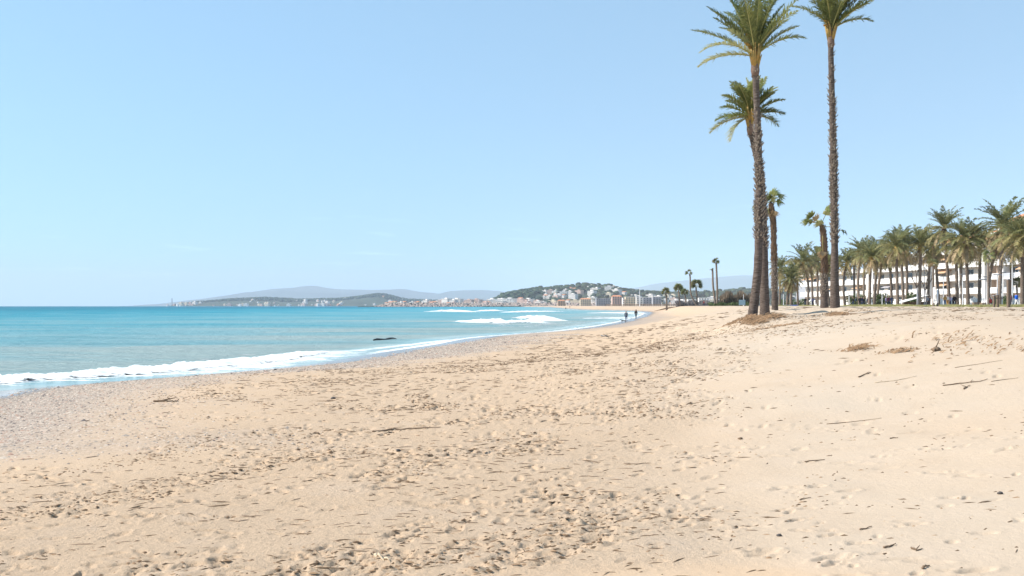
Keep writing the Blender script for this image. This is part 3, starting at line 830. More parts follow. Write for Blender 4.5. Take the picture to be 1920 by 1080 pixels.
# woodland on the near hill: many small crowns, one mass
def blob_template(seed, n_lat=5, n_lon=7):
    g = np.random.default_rng(seed)
    vs = [(0, 0, 1)]
    for i in range(1, n_lat):
        th = math.pi * i / n_lat
        for j in range(n_lon):
            ph = 2 * math.pi * (j + 0.5 * (i % 2)) / n_lon
            r = 1 + 0.45 * (g.random() - 0.5)
            vs.append((r * math.sin(th) * math.cos(ph), r * math.sin(th) * math.sin(ph), r * math.cos(th)))
    vs.append((0, 0, -1))
    f = []
    for j in range(n_lon): f.append((0, 1 + j, 1 + (j + 1) % n_lon))
    for i in range(n_lat - 2):
        for j in range(n_lon):
            a = 1 + i * n_lon + j; b = 1 + i * n_lon + (j + 1) % n_lon; c = a + n_lon; d = b + n_lon
            f += [(a, c, b), (b, c, d)]
    l_ = len(vs) - 1
    for j in range(n_lon): f.append((1 + (n_lat - 2) * n_lon + j, l_, 1 + (n_lat - 2) * n_lon + (j + 1) % n_lon))
    return np.array(vs), np.array(f)
def blob_mass(name, P, size, flat, mats, mi, seed):
    g = np.random.default_rng(seed)
    T = [blob_template(seed + k) for k in range(6)]
    V = []; Fs = []; fm = []; off = 0
    for i, p in enumerate(P):
        t, f = T[i % 6]
        a = g.uniform(0, 6.28); c, s = math.cos(a), math.sin(a)
        q = t * np.array([size[i], size[i], size[i] * flat])
        V.append(np.stack([q[:, 0] * c - q[:, 1] * s, q[:, 0] * s + q[:, 1] * c, q[:, 2]], -1) + p)
        Fs.append(f + off); off += len(t); fm.append(np.full(len(f), mi[i]))
    return mesh_np(name, np.concatenate(V), np.concatenate(Fs), mats, smooth=False, face_mats=np.concatenate(fm))
M['pine_light'] = rough_mat('pine_foliage_light', (0.05, 0.075, 0.04), 0.8, 0.35, 0.05, 0, 0.15)
g = np.random.default_rng(31)
P = []; SZ = []
tries = 0
while len(P) < 2600 and tries < 40000:
    tries += 1
    pxx = g.uniform(918, 1640); d = g.uniform(2500, 3130)
    x = (pxx - 960) / FPX * 3100
    dens = float(sstep(2650, 3000, d)) * 0.9 + 0.16
    cl = float(fbm(np.array([x / 60.0]), np.array([d / 60.0]), 2, 90)[0])
    if 1010 < pxx < 1200: dens *= 0.35 + 1.2 * (cl > 0.5)
    if g.random() > dens: continue
    z = on_hill(BV_H, x, d)
    s_ = g.uniform(4.5, 9.5)
    P.append((x, d, z + s_ * 0.75)); SZ.append(s_)
for i in range(60):                                         # umbrella pines standing clear on the ridge
    pxx = g.choice([g.uniform(1050, 1150), g.uniform(940, 1050), g.uniform(1170, 1400)]); x = (pxx - 960) / FPX * 3100
    z = on_hill(BV_H, x, 3085); s_ = g.uniform(5, 10)
    P.append((x, 3085, z + s_ * 1.15)); SZ.append(s_)
me = blob_mass('pine_wood', np.array(P), np.array(SZ), 0.62, [M['pine'], M['pine_light']], g.integers(0, 2, len(P)), 33)
tag(link('pine_wood', me), 'dark umbrella pine wood covering the hill above the town', 'wood', kind='stuff')
P = []; SZ = []
for i in range(1500):
    pxx = g.uniform(385, 860); d = g.uniform(5760, 6120); x = (pxx - 960) / FPX * 6100
    z = on_hill(BV_P, x, d); s_ = g.uniform(6, 13)
    P.append((x, d, z + s_ * 0.3)); SZ.append(s_)
me = blob_mass('headland_wood', np.array(P), np.array(SZ), 0.55, [M['pine'], M['pine_light']], g.integers(0, 2, len(P)), 35)
tag(link('headland_wood', me), 'low green woodland on the distant headland', 'wood', kind='stuff')

# houses of the far towns
def house_mesh(w, dp, h, wall, roof, pitched, storeys):
    mb = MB(); mb.box(-w / 2, w / 2, -dp / 2, dp / 2, -4, h)
    mb.mi = 1
    if pitched:
        r = h + w * 0.16
        mb.add([(-w / 2 - .4, -dp / 2 - .4, h), (w / 2 + .4, -dp / 2 - .4, h), (w / 2 + .4, dp / 2 + .4, h), (-w / 2 - .4, dp / 2 + .4, h), (-w / 2, 0, r), (w / 2, 0, r)],
               [(0, 1, 5, 4), (2, 3, 4, 5), (1, 2, 5), (3, 0, 4)])
    else:
        mb.box(-w / 2 - .3, w / 2 + .3, -dp / 2 - .3, dp / 2 + .3, h, h + 0.5)
        mb.box(-w * .2, w * .15, -dp * .2, dp * .2, h + .5, h + 2.6)
    mb.mi = 2
    nb = max(2, int(w / 3.2))
    for s_ in range(storeys):
        for k in range(nb):
            xc = -w / 2 + (k + 0.5) * w / nb; zc = 1.0 + s_ * 3.0
            mb.box(xc - 0.75, xc + 0.75, -dp / 2 - 0.12, -dp / 2 + 0.05, zc, zc + 1.5)
    return mb.mesh('house', [wall, roof, M['glass']])
HW = dict(white=rough_mat('house_white', (0.70, 0.66, 0.62), 0.85, 0.06, 0.05), pink=rough_mat('house_pink', (0.55, 0.40, 0.34), 0.85, 0.06, 0.05),
          cream=rough_mat('house_cream', (0.62, 0.54, 0.40), 0.85, 0.06, 0.05), grey=rough_mat('house_grey', (0.33, 0.34, 0.37), 0.85, 0.06, 0.05),
          ochre=rough_mat('house_ochre', (0.48, 0.34, 0.22), 0.85, 0.06, 0.05))
house_lib = {}
for cname, wm in HW.items():
    house_lib[cname] = [house_mesh(12, 10, 6, wm, M['tile_roof'], True, 2), house_mesh(16, 11, 9, wm, wm, False, 3), house_mesh(24, 12, 12, wm, wm, False, 4), house_mesh(9, 9, 5, wm, wm, False, 1)]
def put_house(colour, kind, x, d, z, rz, sc, label, group):
    word = ('with a tiled roof', 'with a flat roof', 'shaped as a long block', 'of a single storey')[kind]
    label = label.replace(' house ', ' house %s ' % word); group = group.replace('houses', 'houses %s' % word)
    o = link('house', house_lib[colour][kind], None, (x, d, z), (0, 0, rz), (sc, sc, sc))
    return tag(o, label, 'house', group)
g = np.random.default_rng(41)
cols = ['white', 'white', 'white', 'pink', 'cream', 'white']
# hillside town (pixels in the photograph)
for i in range(96):
    pxx = g.uniform(965, 1230); 
    if pxx < 1010 and g.random() < 0.4: pxx += 90
    d = 2470 + 470 * g.random() ** 1.5
    if 1110 < pxx < 1160: d = 2470 + 560 * g.random()
    x = (pxx - 960) / FPX * 3100
    z = on_hill(BV_H, x, d)
    c = cols[g.integers(0, 6)]
    put_house(c, g.integers(0, 4), x, d, z, g.uniform(-1.0, -0.3), g.uniform(0.75, 1.15), 'small %s house among the pines on the wooded hill' % c, '%s houses on the wooded hill' % c)
for i in range(26):
    pxx = g.uniform(1200, 1560); d = 2470 + 250 * g.random(); x = (pxx - 960) / FPX * 3100
    put_house(['white', 'grey', 'white', 'cream'][i % 4], g.integers(1, 4), x, d, on_hill(BV_H, x, d), g.uniform(-1.0, -0.3), g.uniform(0.9, 1.2),
              'small %s house on low ground beyond the thicket' % ['white', 'grey', 'white', 'cream'][i % 4], '%s houses beyond the thicket' % ['white', 'grey', 'white', 'cream'][i % 4])
# marina town behind the breakwater
for i in range(118):
    pxx = 722 + 300 * g.random(); d = g.uniform(2180, 2420)
    x = (pxx - 960) / FPX * d
    c = cols[g.integers(0, 6)]
    put_house(c, int(g.integers(0, 4)) if pxx > 800 else int(g.choice([0, 3])), x, d, drop(d) + 4.5, g.uniform(-1.0, -0.3), g.uniform(0.6, 1.15),
              'small %s house in the town behind the breakwater' % c, '%s houses behind the breakwater' % c)
# town on the distant headland
for i in range(100):
    pxx = g.choice([g.uniform(322, 360), g.uniform(405, 640), g.uniform(405, 640), g.uniform(600, 800)]); d = 5420 + 420 * g.random() ** 2.2
    x = (pxx - 960) / FPX * 5500
    c = cols[g.integers(0, 6)]
    k = 2 if (455 < pxx < 590 and g.random() < 0.5) else int(g.integers(0, 4))
    put_house(c, k, x, d, max(on_hill(BV_P, x, d), drop(d)), g.uniform(-1.0, -0.3), g.uniform(0.7, 1.25), 'distant %s house in the town on the headland' % c, '%s houses on the headland' % c)

# lighthouse on the tip of the headland
lh = empty('lighthouse', px(322.5, 571, 5600), 0, 'slim lighthouse on the seaward tip of the distant headland', 'lighthouse')
mb = MB(); mb.tube([(0, 0, -8), (0, 0, 30)], [3.2, 2.3], 12); mb.build('tower', M['house_far'] if 'house_far' in M else HW['grey'], lh)
mb = MB(); mb.tube([(0, 0, 30), (0, 0, 31)], 3.4, 12); mb.build('gallery', M['post_grey'], lh)
mb = MB(); mb.tube([(0, 0, 31), (0, 0, 34.5), (0, 0, 36.5)], [1.8, 1.8, 0.3], 12); mb.build('lantern', M['glass'], lh)

# breakwater
bw = empty('breakwater', (0, 0, 0), 0, 'low breakwater of brown boulders closing the harbour', 'breakwater')
mb = MB()
pA = px(712, 576, 2060); pB = px(1150, 576, 1980)
mb.add([(pA.x, 2052, -2), (pB.x, 1972, -2), (pB.x, 2000, -2), (pA.x, 2080, -2), (pA.x + 14, 2062, 6.8), (pB.x, 1982, 7.2), (pB.x, 1990, 7.2), (pA.x + 14, 2070, 6.8)],
       [(0, 1, 5, 4), (4, 5, 6, 7), (1, 2, 6, 5), (2, 3, 7, 6), (3, 0, 4, 7)])
mb.build('core', M['rock'], bw)
P = []; SZ = []
for i in range(2600):
    t = g.random(); k = g.random()
    x = pA.x - 8 + (pB.x - pA.x + 8) * t; y = 2052 - 80 * t
    hh = 8.0 * min(1, t * 14 + 0.15)
    P.append((x, y - 4 + 11 * k + g.normal(0, 0.4), -0.6 + hh * k)); SZ.append(g.uniform(1.0, 2.5))
me = blob_mass('boulders', np.array(P), np.array(SZ), 0.75, [M['rock'], M['rock_dark'], HW['pink']], g.choice(3, len(P), p=[0.62, 0.22, 0.16]), 51)
o = link('boulders', me, bw); o['kind'] = 'stuff'
# masts in the harbour
for i in range(26):
    d = 2110 + 40 * g.random(); p = px(730 + 230 * g.random(), 574, d); h = g.uniform(14, 22)
    b_ = empty('sailing_boat', (p.x, d, 0.3), g.uniform(-0.4, 0.4), 'white sailing boat with a bare mast moored behind the breakwater', 'sailing boat', 'boats moored behind the breakwater')
    mb = MB(); mb.add([(-5, 0, 1.4), (-4, -1.5, 1.3), (3, -1.5, 1.2), (6, 0, 1.6), (3, 1.5, 1.2), (-4, 1.5, 1.3), (-4, 0, -0.4), (3, 0, -0.4)],
                      [(0, 1, 2, 3, 4, 5), (0, 6, 1), (1, 6, 7, 2), (2, 7, 3), (3, 7, 4), (4, 7, 6, 5), (5, 6, 0)]); mb.build('hull', M['post_white'], b_)
    mb = MB(); mb.tube([(0, 0, 1), (0, 0, h)], 0.16, 5); mb.build('mast', M['post_white'], b_)

# bigger buildings on the front behind the far beach
def front_building(pl, pr, top, base, d, wall, roof, label, cat='building', pitched=False, dep=14):
    a = px(pl, base, d); b = px(pr, top, d)
    w = b.x - a.x; h = b.z - a.z
    t = empty('seafront_building', ((a.x + b.x) / 2, d, a.z), 0, label, cat)
    mb = MB(); mb.box(-w / 2, w / 2, 0, dep, -3, h); mb.build('wall', wall, t)
    mb = MB()
    if pitched:
        r = h + 2.2
        mb.add([(-w / 2 - .6, -.6, h), (w / 2 + .6, -.6, h), (w / 2 + .6, dep + .6, h), (-w / 2 - .6, dep + .6, h), (-w / 3, dep / 2, r), (w / 3, dep / 2, r)], [(0, 1, 5, 4), (2, 3, 4, 5), (1, 2, 5), (3, 0, 4)])
    else:
        mb.box(-w / 2 - .3, w / 2 + .3, -.3, dep + .3, h, h + .6)
    mb.build('roof', roof, t)
    ns = max(1, int(round(h / 3.0))); nb = max(2, int(w / 3.6))
    wm = None
    for s_ in range(ns):
        for k in range(nb):
            if wm is None:
                m2 = MB(); m2.box(-0.8, 0.8, -0.10, 0.1, 0, 1.7); wm = m2.mesh('window', M['glass'])
            link('window', wm, t, (-w / 2 + (k + .5) * w / nb, -0.02, h / ns * s_ + 0.8))
        m2 = MB(); m2.box(-w / 2 + .2, w / 2 - .2, -1.2, 0, h / ns * s_ + .1, h / ns * s_ + .3)
        if s_ > 0: m2.build('balcony', wall, t)
    return t
front_building(1148, 1166, 556, 573.5, 1500, HW['pink'], M['tile_roof'], 'pink building with an orange tiled roof on the far seafront', pitched=True)
front_building(1173, 1192, 557, 573, 1500, HW['cream'], M['white_wall'], 'cream apartment block beside the mast on the far seafront')
front_building(1168, 1173, 559, 573, 1540, M['white_wall'], M['white_wall'], 'narrow white building between the pink and the cream ones')
front_building(1193, 1206, 558, 573, 1520, M['white_wall'], M['white_wall'], 'white building just beyond the tall mast on the seafront')
front_building(1206, 1222, 558, 573, 1560, HW['grey'], M['white_wall'], 'grey flat-roofed block with a pale roof edge behind the dry thicket')
front_building(1224, 1240, 557, 573, 1600, HW['grey'], M['white_wall'], 'grey apartment block behind the first low palm')
front_building(1118, 1144, 560, 574, 1650, HW['grey'], HW['grey'], 'blue grey block below the houses of the wooded hill')
front_building(1088, 1108, 561, 574, 1800, HW['cream'], M['tile_roof'], 'low cream house with a tiled roof at the end of the beach', pitched=True)
front_building(1046, 1060, 564, 574.5, 1900, HW['ochre'], M['tile_roof'], 'ochre house with a tiled roof near the harbour', pitched=True)
front_building(1290, 1306, 562, 574, 1400, M['white_wall'], M['white_wall'], 'small white building showing between the pair of low palms')
front_building(1310, 1330, 559, 574, 1450, M['white_wall'], M['white_wall'], 'long white house right of the pair of low palms'.replace('right of', 'next to'))

# low timber fence along the head of the far beach
fn = empty('beach_fence', (0, 0, 0), 0, 'low brown timber fence along the head of the far beach', 'fence')
post = MB().box(-0.15, 0.15, -0.15, 0.15, -1.0, 2.4).mesh('post', M['wood_dark'])
for i in range(44):
    p = px(1136 + i * 4.1, 574, 820 - i * 4)
    link('post', post, fn, (p.x, p.y, 1.7 + drop(p.y)))
a = px(1136, 574, 820); b = px(1136 + 43 * 4.1, 574, 820 - 172)
mb = MB(); mb.tube([(a.x, a.y, 3.3), (b.x, b.y, 3.4)], 0.22, 4); mb.build('rail', M['wood_dark'], fn)
mb = MB(); mb.tube([(a.x, a.y, 2.5), (b.x, b.y, 2.6)], 0.22, 4); mb.build('rail', M['wood_dark'], fn)

def mast(pxx, ytop, ybase, d, rad, mat, label, cat='mast', head=None):
    a = px(pxx, ybase, d); b = px(pxx, ytop, d)
    t = empty('mast' if cat == 'mast' else 'lamp_post', (a.x, d, a.z), 0, label, cat)
    mb = MB(); mb.tube([(0, 0, -0.4), (0, 0, (b.z - a.z))], [rad, rad * 0.7], 8); mb.build('pole', mat, t)
    mb = MB(); mb.tube([(0, 0, -0.4), (0, 0, 0.35)], rad * 1.8, 8); mb.build('base', mat, t)
    if head:
        mb = MB(); mb.box(-head, head, -0.15, 0.15, b.z - a.z, b.z - a.z + 0.14); mb.build('lamp_head', M['post_grey'], t)
    return t
mast(1199.5, 540, 573, 700, 0.22, M['post_white'], 'thin white mast standing on the far beach before the town')

# ------------------------------------------------------------------ palms
def frond_mesh(Ln, e0, e1, n=46, leaf=0.42, mats=None, seed=0, twist=0.0, width=0.05, fold=0.5, bare=0.14, rib=0.03, lean=0.0):
    """feather leaf along +X: rib bends from elevation e0 to e1 (radians); leaflets in a V on both sides"""
    rg = random.Random(seed)
    mb = MB()
    seg = 12; pts = [Vector((0, 0, 0))]; tang = []
    for i in range(seg):
        t = (i + 0.5) / seg; e = e0 + (e1 - e0) * t ** 1.15
        tang.append(Vector((math.cos(e), lean * t, math.sin(e))).normalized())
        pts.append(pts[-1] + tang[-1] * (Ln / seg))
    mb.mi = 1
    mb.tube(pts, [rib * (1 - 0.85 * i / seg) for i in range(seg + 1)], 4, cap=False)
    mb.mi = 0
    for i in range(n):
        t = bare + (1 - bare) * (i + rg.random() * 0.6) / n
        k = min(int(t * seg), seg - 1); p = pts[k].lerp(pts[k + 1], t * seg - k); T = tang[k]
        up = Vector((-T.z, 0, T.x)) if abs(T.x) + abs(T.z) > 0 else Vector((0, 0, 1))
        prof = math.sin(math.pi * min(1, (t - bare) / (1 - bare) * 0.82 + 0.16)) ** 0.7
        for sd in (-1, 1):
            if rg.random() < 0.08 or math.sin(i * 0.7 + seed) > 0.93: continue
            l_ = leaf * prof * rg.uniform(0.8, 1.15)
            a = rg.uniform(0.62, 0.9)                       # forward sweep
            side = Vector((0, sd, 0)) * math.cos(fold + rg.uniform(-0.3, 0.3)) + up * math.sin(fold + rg.uniform(-0.35, 0.35))
            dr = (T * a + side * (1.15 - a * 0.4)).normalized()
            tip = p + dr * l_ + Vector((0, 0, -l_ * rg.uniform(0.1, 0.4)))
            midp = p + dr * l_ * 0.5
            w = T * width * 0.5
            mb.add([p - w * 0.7, p + w * 0.7, midp + w, tip, midp - w], [(0, 1, 2, 4), (4, 2, 3)])
    return mb.mesh('frond', mats)

def palm_trunk(t, path, radii, mat, n=14, rough=0.03, seed=0, name='trunk', ring=0.0):
    """tapered trunk with faint irregular rings"""
    g_ = random.Random(seed)
    pts = [Vector(p) for p in path]
    cum = [0]
    for a, b in zip(pts[:-1], pts[1:]): cum.append(cum[-1] + (b - a).length)
    m_ = int(cum[-1] / 0.16) + 2
    P2 = []; Rr = []
    for i in range(m_):
        s_ = cum[-1] * i / (m_ - 1)
        k = max(j for j in range(len(cum) - 1) if cum[j] <= s_ + 1e-6)
        f = (s_ - cum[k]) / (cum[k + 1] - cum[k])
        p0 = pts[max(k - 1, 0)]; p1 = pts[k]; p2 = pts[k + 1]; p3 = pts[min(k + 2, len(pts) - 1)]
        q = 0.5 * ((2 * p1) + (-p0 + p2) * f + (2 * p0 - 5 * p1 + 4 * p2 - p3) * f * f + (-p0 + 3 * p1 - 3 * p2 + p3) * f ** 3)
        P2.append(q); Rr.append((radii[k] + (radii[k + 1] - radii[k]) * f) * (1 + g_.uniform(-rough, rough) + ring * (i % 2)))
    mb = MB(); mb.tube(P2, Rr, n)
    mb.v = [tuple(Vector(v) + Vector((g_.uniform(-1, 1), g_.uniform(-1, 1), 0)) * 0.006) for v in mb.v]
    o = mb.build(name, mat, t, smooth=True)
    return P2, Rr, o

def stubs(t, P2, Rr, z0, z1, mat, seed, step=0.085, per=8, ln=0.10, wd=0.055, out=0.6, dens=None, name='leaf_bases'):
    """old leaf bases sticking out of the trunk in a spiral"""
    g_ = random.Random(seed); mb = MB()
    tot = 0; i = 0; k = 0
    zs = [p.z for p in P2]
    z = z0
    while z < z1:
        q = np.interp(z, zs, range(len(zs))); a = int(q); b = min(a + 1, len(P2) - 1); f = q - a
        c = P2[a].lerp(P2[b], f); r = Rr[a] * (1 - f) + Rr[b] * f
        for j in range(per):
            if dens and g_.random() > dens(z): continue
            an = 2 * math.pi * (j + 0.5 * (k % 2)) / per + g_.uniform(-0.2, 0.2)
            ra = Vector((math.cos(an), math.sin(an), 0)); ta = Vector((-math.sin(an), math.cos(an), 0))
            l_ = ln * g_.uniform(0.6, 1.5); w_ = wd * g_.uniform(0.8, 1.2)
            base = c + ra * (r * 0.96); base.z = z + g_.uniform(-0.03, 0.03)
            dr = (ra * out * g_.uniform(0.7, 1.3) + Vector((0, 0, 1))).normalized()
            tip = base + dr * l_
            mb.add([base - ta * w_, base + ta * w_, base + Vector((0, 0, -0.03)) + ra * 0.02, tip + ta * w_ * 0.45 + ra * 0.01, tip - ta * w_ * 0.45 + ra * 0.01, tip - ra * 0.02],
                   [(0, 2, 4), (2, 1, 3), (2, 3, 4), (4, 3, 5), (1, 0, 5), (0, 4, 5), (1, 5, 3)])
        z += step; k += 1
    o = mb.build(name, mat, t); o['kind'] = 'stuff'
    return o

M['stalk'] = rough_mat('orange_flower_stalk', (0.62, 0.37, 0.10), 0.7, 0.3, 9, 0, 0.2, col2=(0.40, 0.25, 0.08))
def tall_palm(name_label, base_px, base_d, path_px, radii, crown_px, tips, seed, smooth_to, mat_tip='frond', n_fill=26, fill_len=(2.1, 3.0), stalks=(), dz=0.0, red_from=0.72):
    """tall feather palm; path_px: trunk pixels bottom to top, tips: pixels of leaf tips"""
    d = base_d
    b = px(base_px[0], base_px[1], d); z0 = gz(b.x, b.y)
    b.z = z0
    t = empty('palm_tree', b, 0, name_label, 'palm tree')
    path = [Vector((0, 0, -0.35))] + [px(x, y, d) - b for x, y in path_px]
    P2, Rr, _ = palm_trunk(t, path, radii, M['trunk'], 16, 0.03, seed)
    top = path[-1]
    Hh = top.z
    stubs(t, P2, Rr, smooth_to, Hh * 0.97, M['boot'], seed + 1, step=0.075, per=7, ln=0.12, wd=0.05, out=0.95, dens=lambda z: (0.8 if z < Hh * 0.62 else 0.45 if z < Hh * .8 else 0.12) * (0.45 + 0.55 * abs(math.sin(z * 2.3 + seed)) + 0.3 * abs(math.sin(z * 7.1))))
    # swollen crownshaft of young leaf bases
    mb = MB(); mb.tube([top + Vector((0, 0, -0.55)), top + Vector((0, 0, -0.3)), top, top + Vector((0.02, 0, 0.45)), top + Vector((0.03, 0, 0.8))], [Rr[-1] * 1.05, Rr[-1] * 1.42, Rr[-1] * 1.2, Rr[-1] * 0.8, 0.05], 12)
    mb.build('crownshaft', M['trunk_red'], t, smooth=True)
    mb = MB(); rg = random.Random(seed + 2)
    for k in range(22):
        a = rg.uniform(0, 6.283); r = Rr[-1] * 0.9
        p0 = top + Vector((math.cos(a) * r, math.sin(a) * r, rg.uniform(-0.25, 0.2)))
        p1 = p0 + Vector((math.cos(a) * 0.18, math.sin(a) * 0.18, rg.uniform(0.45, 0.8)))
        mb.tube([p0, p0.lerp(p1, 0.5) + Vector((0, 0, 0.05)), p1], [0.055, 0.045, 0.02], 5)
    mb.build('leaf_sheaths', M['sheath'], t, smooth=True)
    org = top + Vector((0.0, 0, 0.25))
    for k, (x_, y_) in enumerate(stalks):
        q = px(x_, y_, d) - b - org; Ls = max(q.length, .3)
        me = frond_mesh(Ls, math.atan2(q.z, abs(q.x)) + .5, math.atan2(q.z, abs(q.x)) - .7, n=26, leaf=0.16, mats=[M['stalk'], M['stalk']], seed=seed * 70 + k, width=0.05, fold=0.0, bare=0.45, rib=0.03)
        link('flower_stalk', me, t, org, (0, 0, (-.5 if q.x >= 0 else math.pi + .5)))
    for i, tp in enumerate(tips):
        x_, y_ = tp[0], tp[1]; bend = R(tp[2]) if len(tp) > 2 else R(16); mt = tp[3] if len(tp) > 3 else mat_tip
        q = px(x_, y_, d) - b - org
        azo = rg.uniform(-0.5, 0.5)
        hx = abs(q.x) / math.cos(azo)
        phi = math.atan2(q.z, max(hx, 0.05)); chord = math.hypot(hx, q.z)
        Ln = chord / (math.sin(bend) / bend) if bend > 0.01 else chord
        me = frond_mesh(Ln, phi + bend, phi - bend, n=int(42 + Ln * 20), leaf=0.52, mats=[M[mt], M['rachis']], seed=seed * 50 + i, width=0.042, fold=0.45, bare=0.08)
        az = azo if q.x >= 0 else math.pi - azo
        link('frond', me, t, org, (0, 0, az))
    for i in range(n_fill):
        e0 = rg.uniform(52, 86); az = rg.uniform(0, 6.283); Ln = rg.uniform(*fill_len)
        me = frond_mesh(Ln, R(e0), R(e0 - rg.uniform(18, 46)), n=int(40 + Ln * 16), leaf=0.48, mats=[M['frond'], M['rachis']], seed=seed * 90 + i, width=0.042, fold=0.45, bare=0.08)
        link('frond', me, t, org + Vector((0, 0, rg.uniform(-0.1, 0.2))), (0, 0, az))
    return t

tall_palm('tall feathery palm standing foremost of the clump, its roots in a heap of brown litter', (1411, 597), 40,
          [(1411, 592), (1415, 560), (1421, 500), (1423, 420), (1423, 320), (1420, 220), (1417, 150), (1416, 118)],
          [0.24, 0.20, 0.18, 0.165, 0.155, 0.14, 0.13, 0.13, 0.125], (1418, 105),
          [(1330, 4, 10), (1305, 42, 12), (1303, 117, 34, 'frond_pale'), (1314, 122, 26, 'frond_pale'), (1352, -18, 10), (1385, -42, 8), (1412, -55, 6), (1440, -50, 8), (1472, -28, 10), (1497, 2, 12), (1502, 48, 16),
           (1500, 86, 30), (1340, 30, 14), (1362, 60, 18, 'frond_pale'), (1488, 30, 14), (1370, -10, 10)], 1, 3.2, stalks=[(1395, 62), (1392, 80), (1402, 88), (1432, 70)])
tall_palm('tallest feathery palm, standing alone to the side of the clump', (1566, 590), 46,
          [(1566, 586), (1565, 540), (1565, 470), (1564, 380), (1562, 280), (1560, 180), (1558, 110), (1558, 68)],
          [0.29, 0.24, 0.20, 0.16, 0.15, 0.14, 0.13, 0.125, 0.12], (1560, 60),
          [(1511, 2, 12), (1516, 28, 24), (1535, -40, 8), (1560, -62, 6), (1590, -50, 8), (1618, -30, 10), (1645, -8, 12), (1637, 44, 30), (1630, 10, 14), (1542, 10, 10), (1600, -15, 10)], 2, 3.0, n_fill=24, stalks=[(1542, 38), (1541, 47), (1548, 30)])
tall_palm('lower feathery palm half hidden behind the foremost trunk', (1434, 590), 44,
          [(1434, 586), (1433, 540), (1432, 470), (1430, 400), (1426, 330), (1418, 290), (1409, 250), (1407, 230)],
          [0.27, 0.225, 0.195, 0.18, 0.17, 0.155, 0.145, 0.125, 0.115], (1408, 225),
          [(1371, 158, 14, 'frond_pale'), (1350, 185, 16), (1347, 206, 18), (1338, 247, 26, 'frond_pale'), (1369, 268, 34, 'frond_pale'), (1398, 146, 10, 'frond_pale'), (1416, 150, 10), (1440, 150, 10), (1452, 176, 12), (1470, 190, 18),
           (1472, 216, 22), (1463, 236, 30), (1360, 228, 20), (1385, 160, 14), (1345, 225, 22), (1458, 204, 18), (1430, 170, 12)], 3, 3.0, n_fill=20, fill_len=(1.3, 1.9))

def fan_mesh(petiole, rad, seed, droop=0.5, mats=None, spread=2.6):
    """fan leaf: petiole along +X then a torn pleated fan"""
    rg = random.Random(seed); mb = MB()
    mb.mi = 1; mb.tube([(0, 0, 0), (petiole * .5, 0, 0.06), (petiole, 0, 0)], [0.022, 0.016, 0.012], 4, cap=False); mb.mi = 0
    n = 22; h = Vector((petiole, 0, 0))
    for i in range(n):
        a = -spread / 2 + spread * i / (n - 1); a += rg.uniform(-0.05, 0.05)
        l_ = rad * rg.uniform(0.75, 1.1) * (0.75 + 0.25 * math.cos(a))
        z1 = 0.04 * (-1) ** i
        m1 = h + Vector((math.cos(a) * l_ * .55, math.sin(a) * l_ * .55, z1)); tp = h + Vector((math.cos(a) * l_, math.sin(a) * l_, -droop * l_ * rg.uniform(0.3, 1.0)))
        w = Vector((-math.sin(a), math.cos(a), 0)) * (l_ * 0.055 + 0.01)
        mb.add([h, m1 - w, m1 + w, tp], [(0, 1, 2), (1, 3, 2)])
    return mb.mesh('fan_leaf', mats)

def fan_palm(label, base, path_px, d, radii, leaves, seed, rad=0.5, skirt=(0.55, 1.0), group=None, trunk_mat='trunk'):
    b = px(base[0], base[1], d); b.z = gz(b.x, b.y) if d < 400 else b.z
    t = empty('fan_palm', b, 0, label, 'palm tree', group)
    path = [Vector((0, 0, -0.3))] + [px(x, y, d) - b for x, y in path_px]
    P2, Rr, _ = palm_trunk(t, path, radii, M[trunk_mat], 12 if d < 80 else 7, 0.05, seed)
    top = path[-1]; Hh = top.z
    if d < 80:
        stubs(t, P2, Rr, Hh * 0.18, Hh * skirt[0], M['boot'], seed + 1, step=0.08, per=7, ln=0.08, wd=0.045, out=0.7)
        stubs(t, P2, Rr, Hh * skirt[0], Hh * skirt[1], M['skirt'], seed + 2, step=0.07, per=8, ln=0.12, wd=0.04, out=0.5, name='dead_leaf_bases')
    rg = random.Random(seed + 3)
    for i, lf in enumerate(leaves):
        q = px(lf[0], lf[1], d) - b - top
        mt = lf[2] if len(lf) > 2 else 'frond'
        pl = max(q.length - rad * 0.5, 0.1)
        me = fan_mesh(pl, rad, seed * 40 + i, 0.6, [M[mt], M['rachis']])
        o = link('fan_leaf', me, t, top)
        q.y = rg.uniform(-0.4, 0.4) * q.length
        o.rotation_mode = 'QUATERNION'
        o.rotation_quaternion = q.to_track_quat('X', 'Z') @ Euler((rg.uniform(-1.5, 1.5), 0, 0)).to_quaternion()
    return t
fan_palm('wind-torn fan palm with an orange trunk just behind the clump', (1453, 586), [(1453, 582), (1452, 520), (1451, 460), (1450, 420), (1447, 395), (1445, 378)], 55, [0.25, 0.19, 0.15, 0.12, 0.12, 0.12, 0.06],
         [(1444, 364), (1440, 372), (1466, 366), (1464, 378), (1409, 388), (1416, 392, 'frond_pale'), (1452, 358), (1449, 372, 'frond_pale'), (1445, 402, 'frond_dead'), (1440, 398, 'frond_pale'), (1448, 405, 'frond_dead')], 21, 0.50, (0.45, 0.98))
fan_palm('bare wind-torn fan palm between the clump and the tallest palm', (1546, 588), [(1546, 584), (1545, 540), (1546, 490), (1545, 455), (1543, 432), (1541, 424)], 52, [0.28, 0.22, 0.17, 0.12, 0.12, 0.12, 0.07],
         [(1516, 402), (1510, 412), (1518, 412), (1550, 388), (1549, 396, 'frond_pale'), (1584, 434), (1535, 420, 'frond_pale'), (1540, 418, 'frond_pale'), (1543, 470, 'frond_pale'), (1545, 476, 'frond_pale'), (1541, 480, 'frond_dead'), (1524, 407, 'frond_dead')], 22, 0.44, (0.42, 1.0))

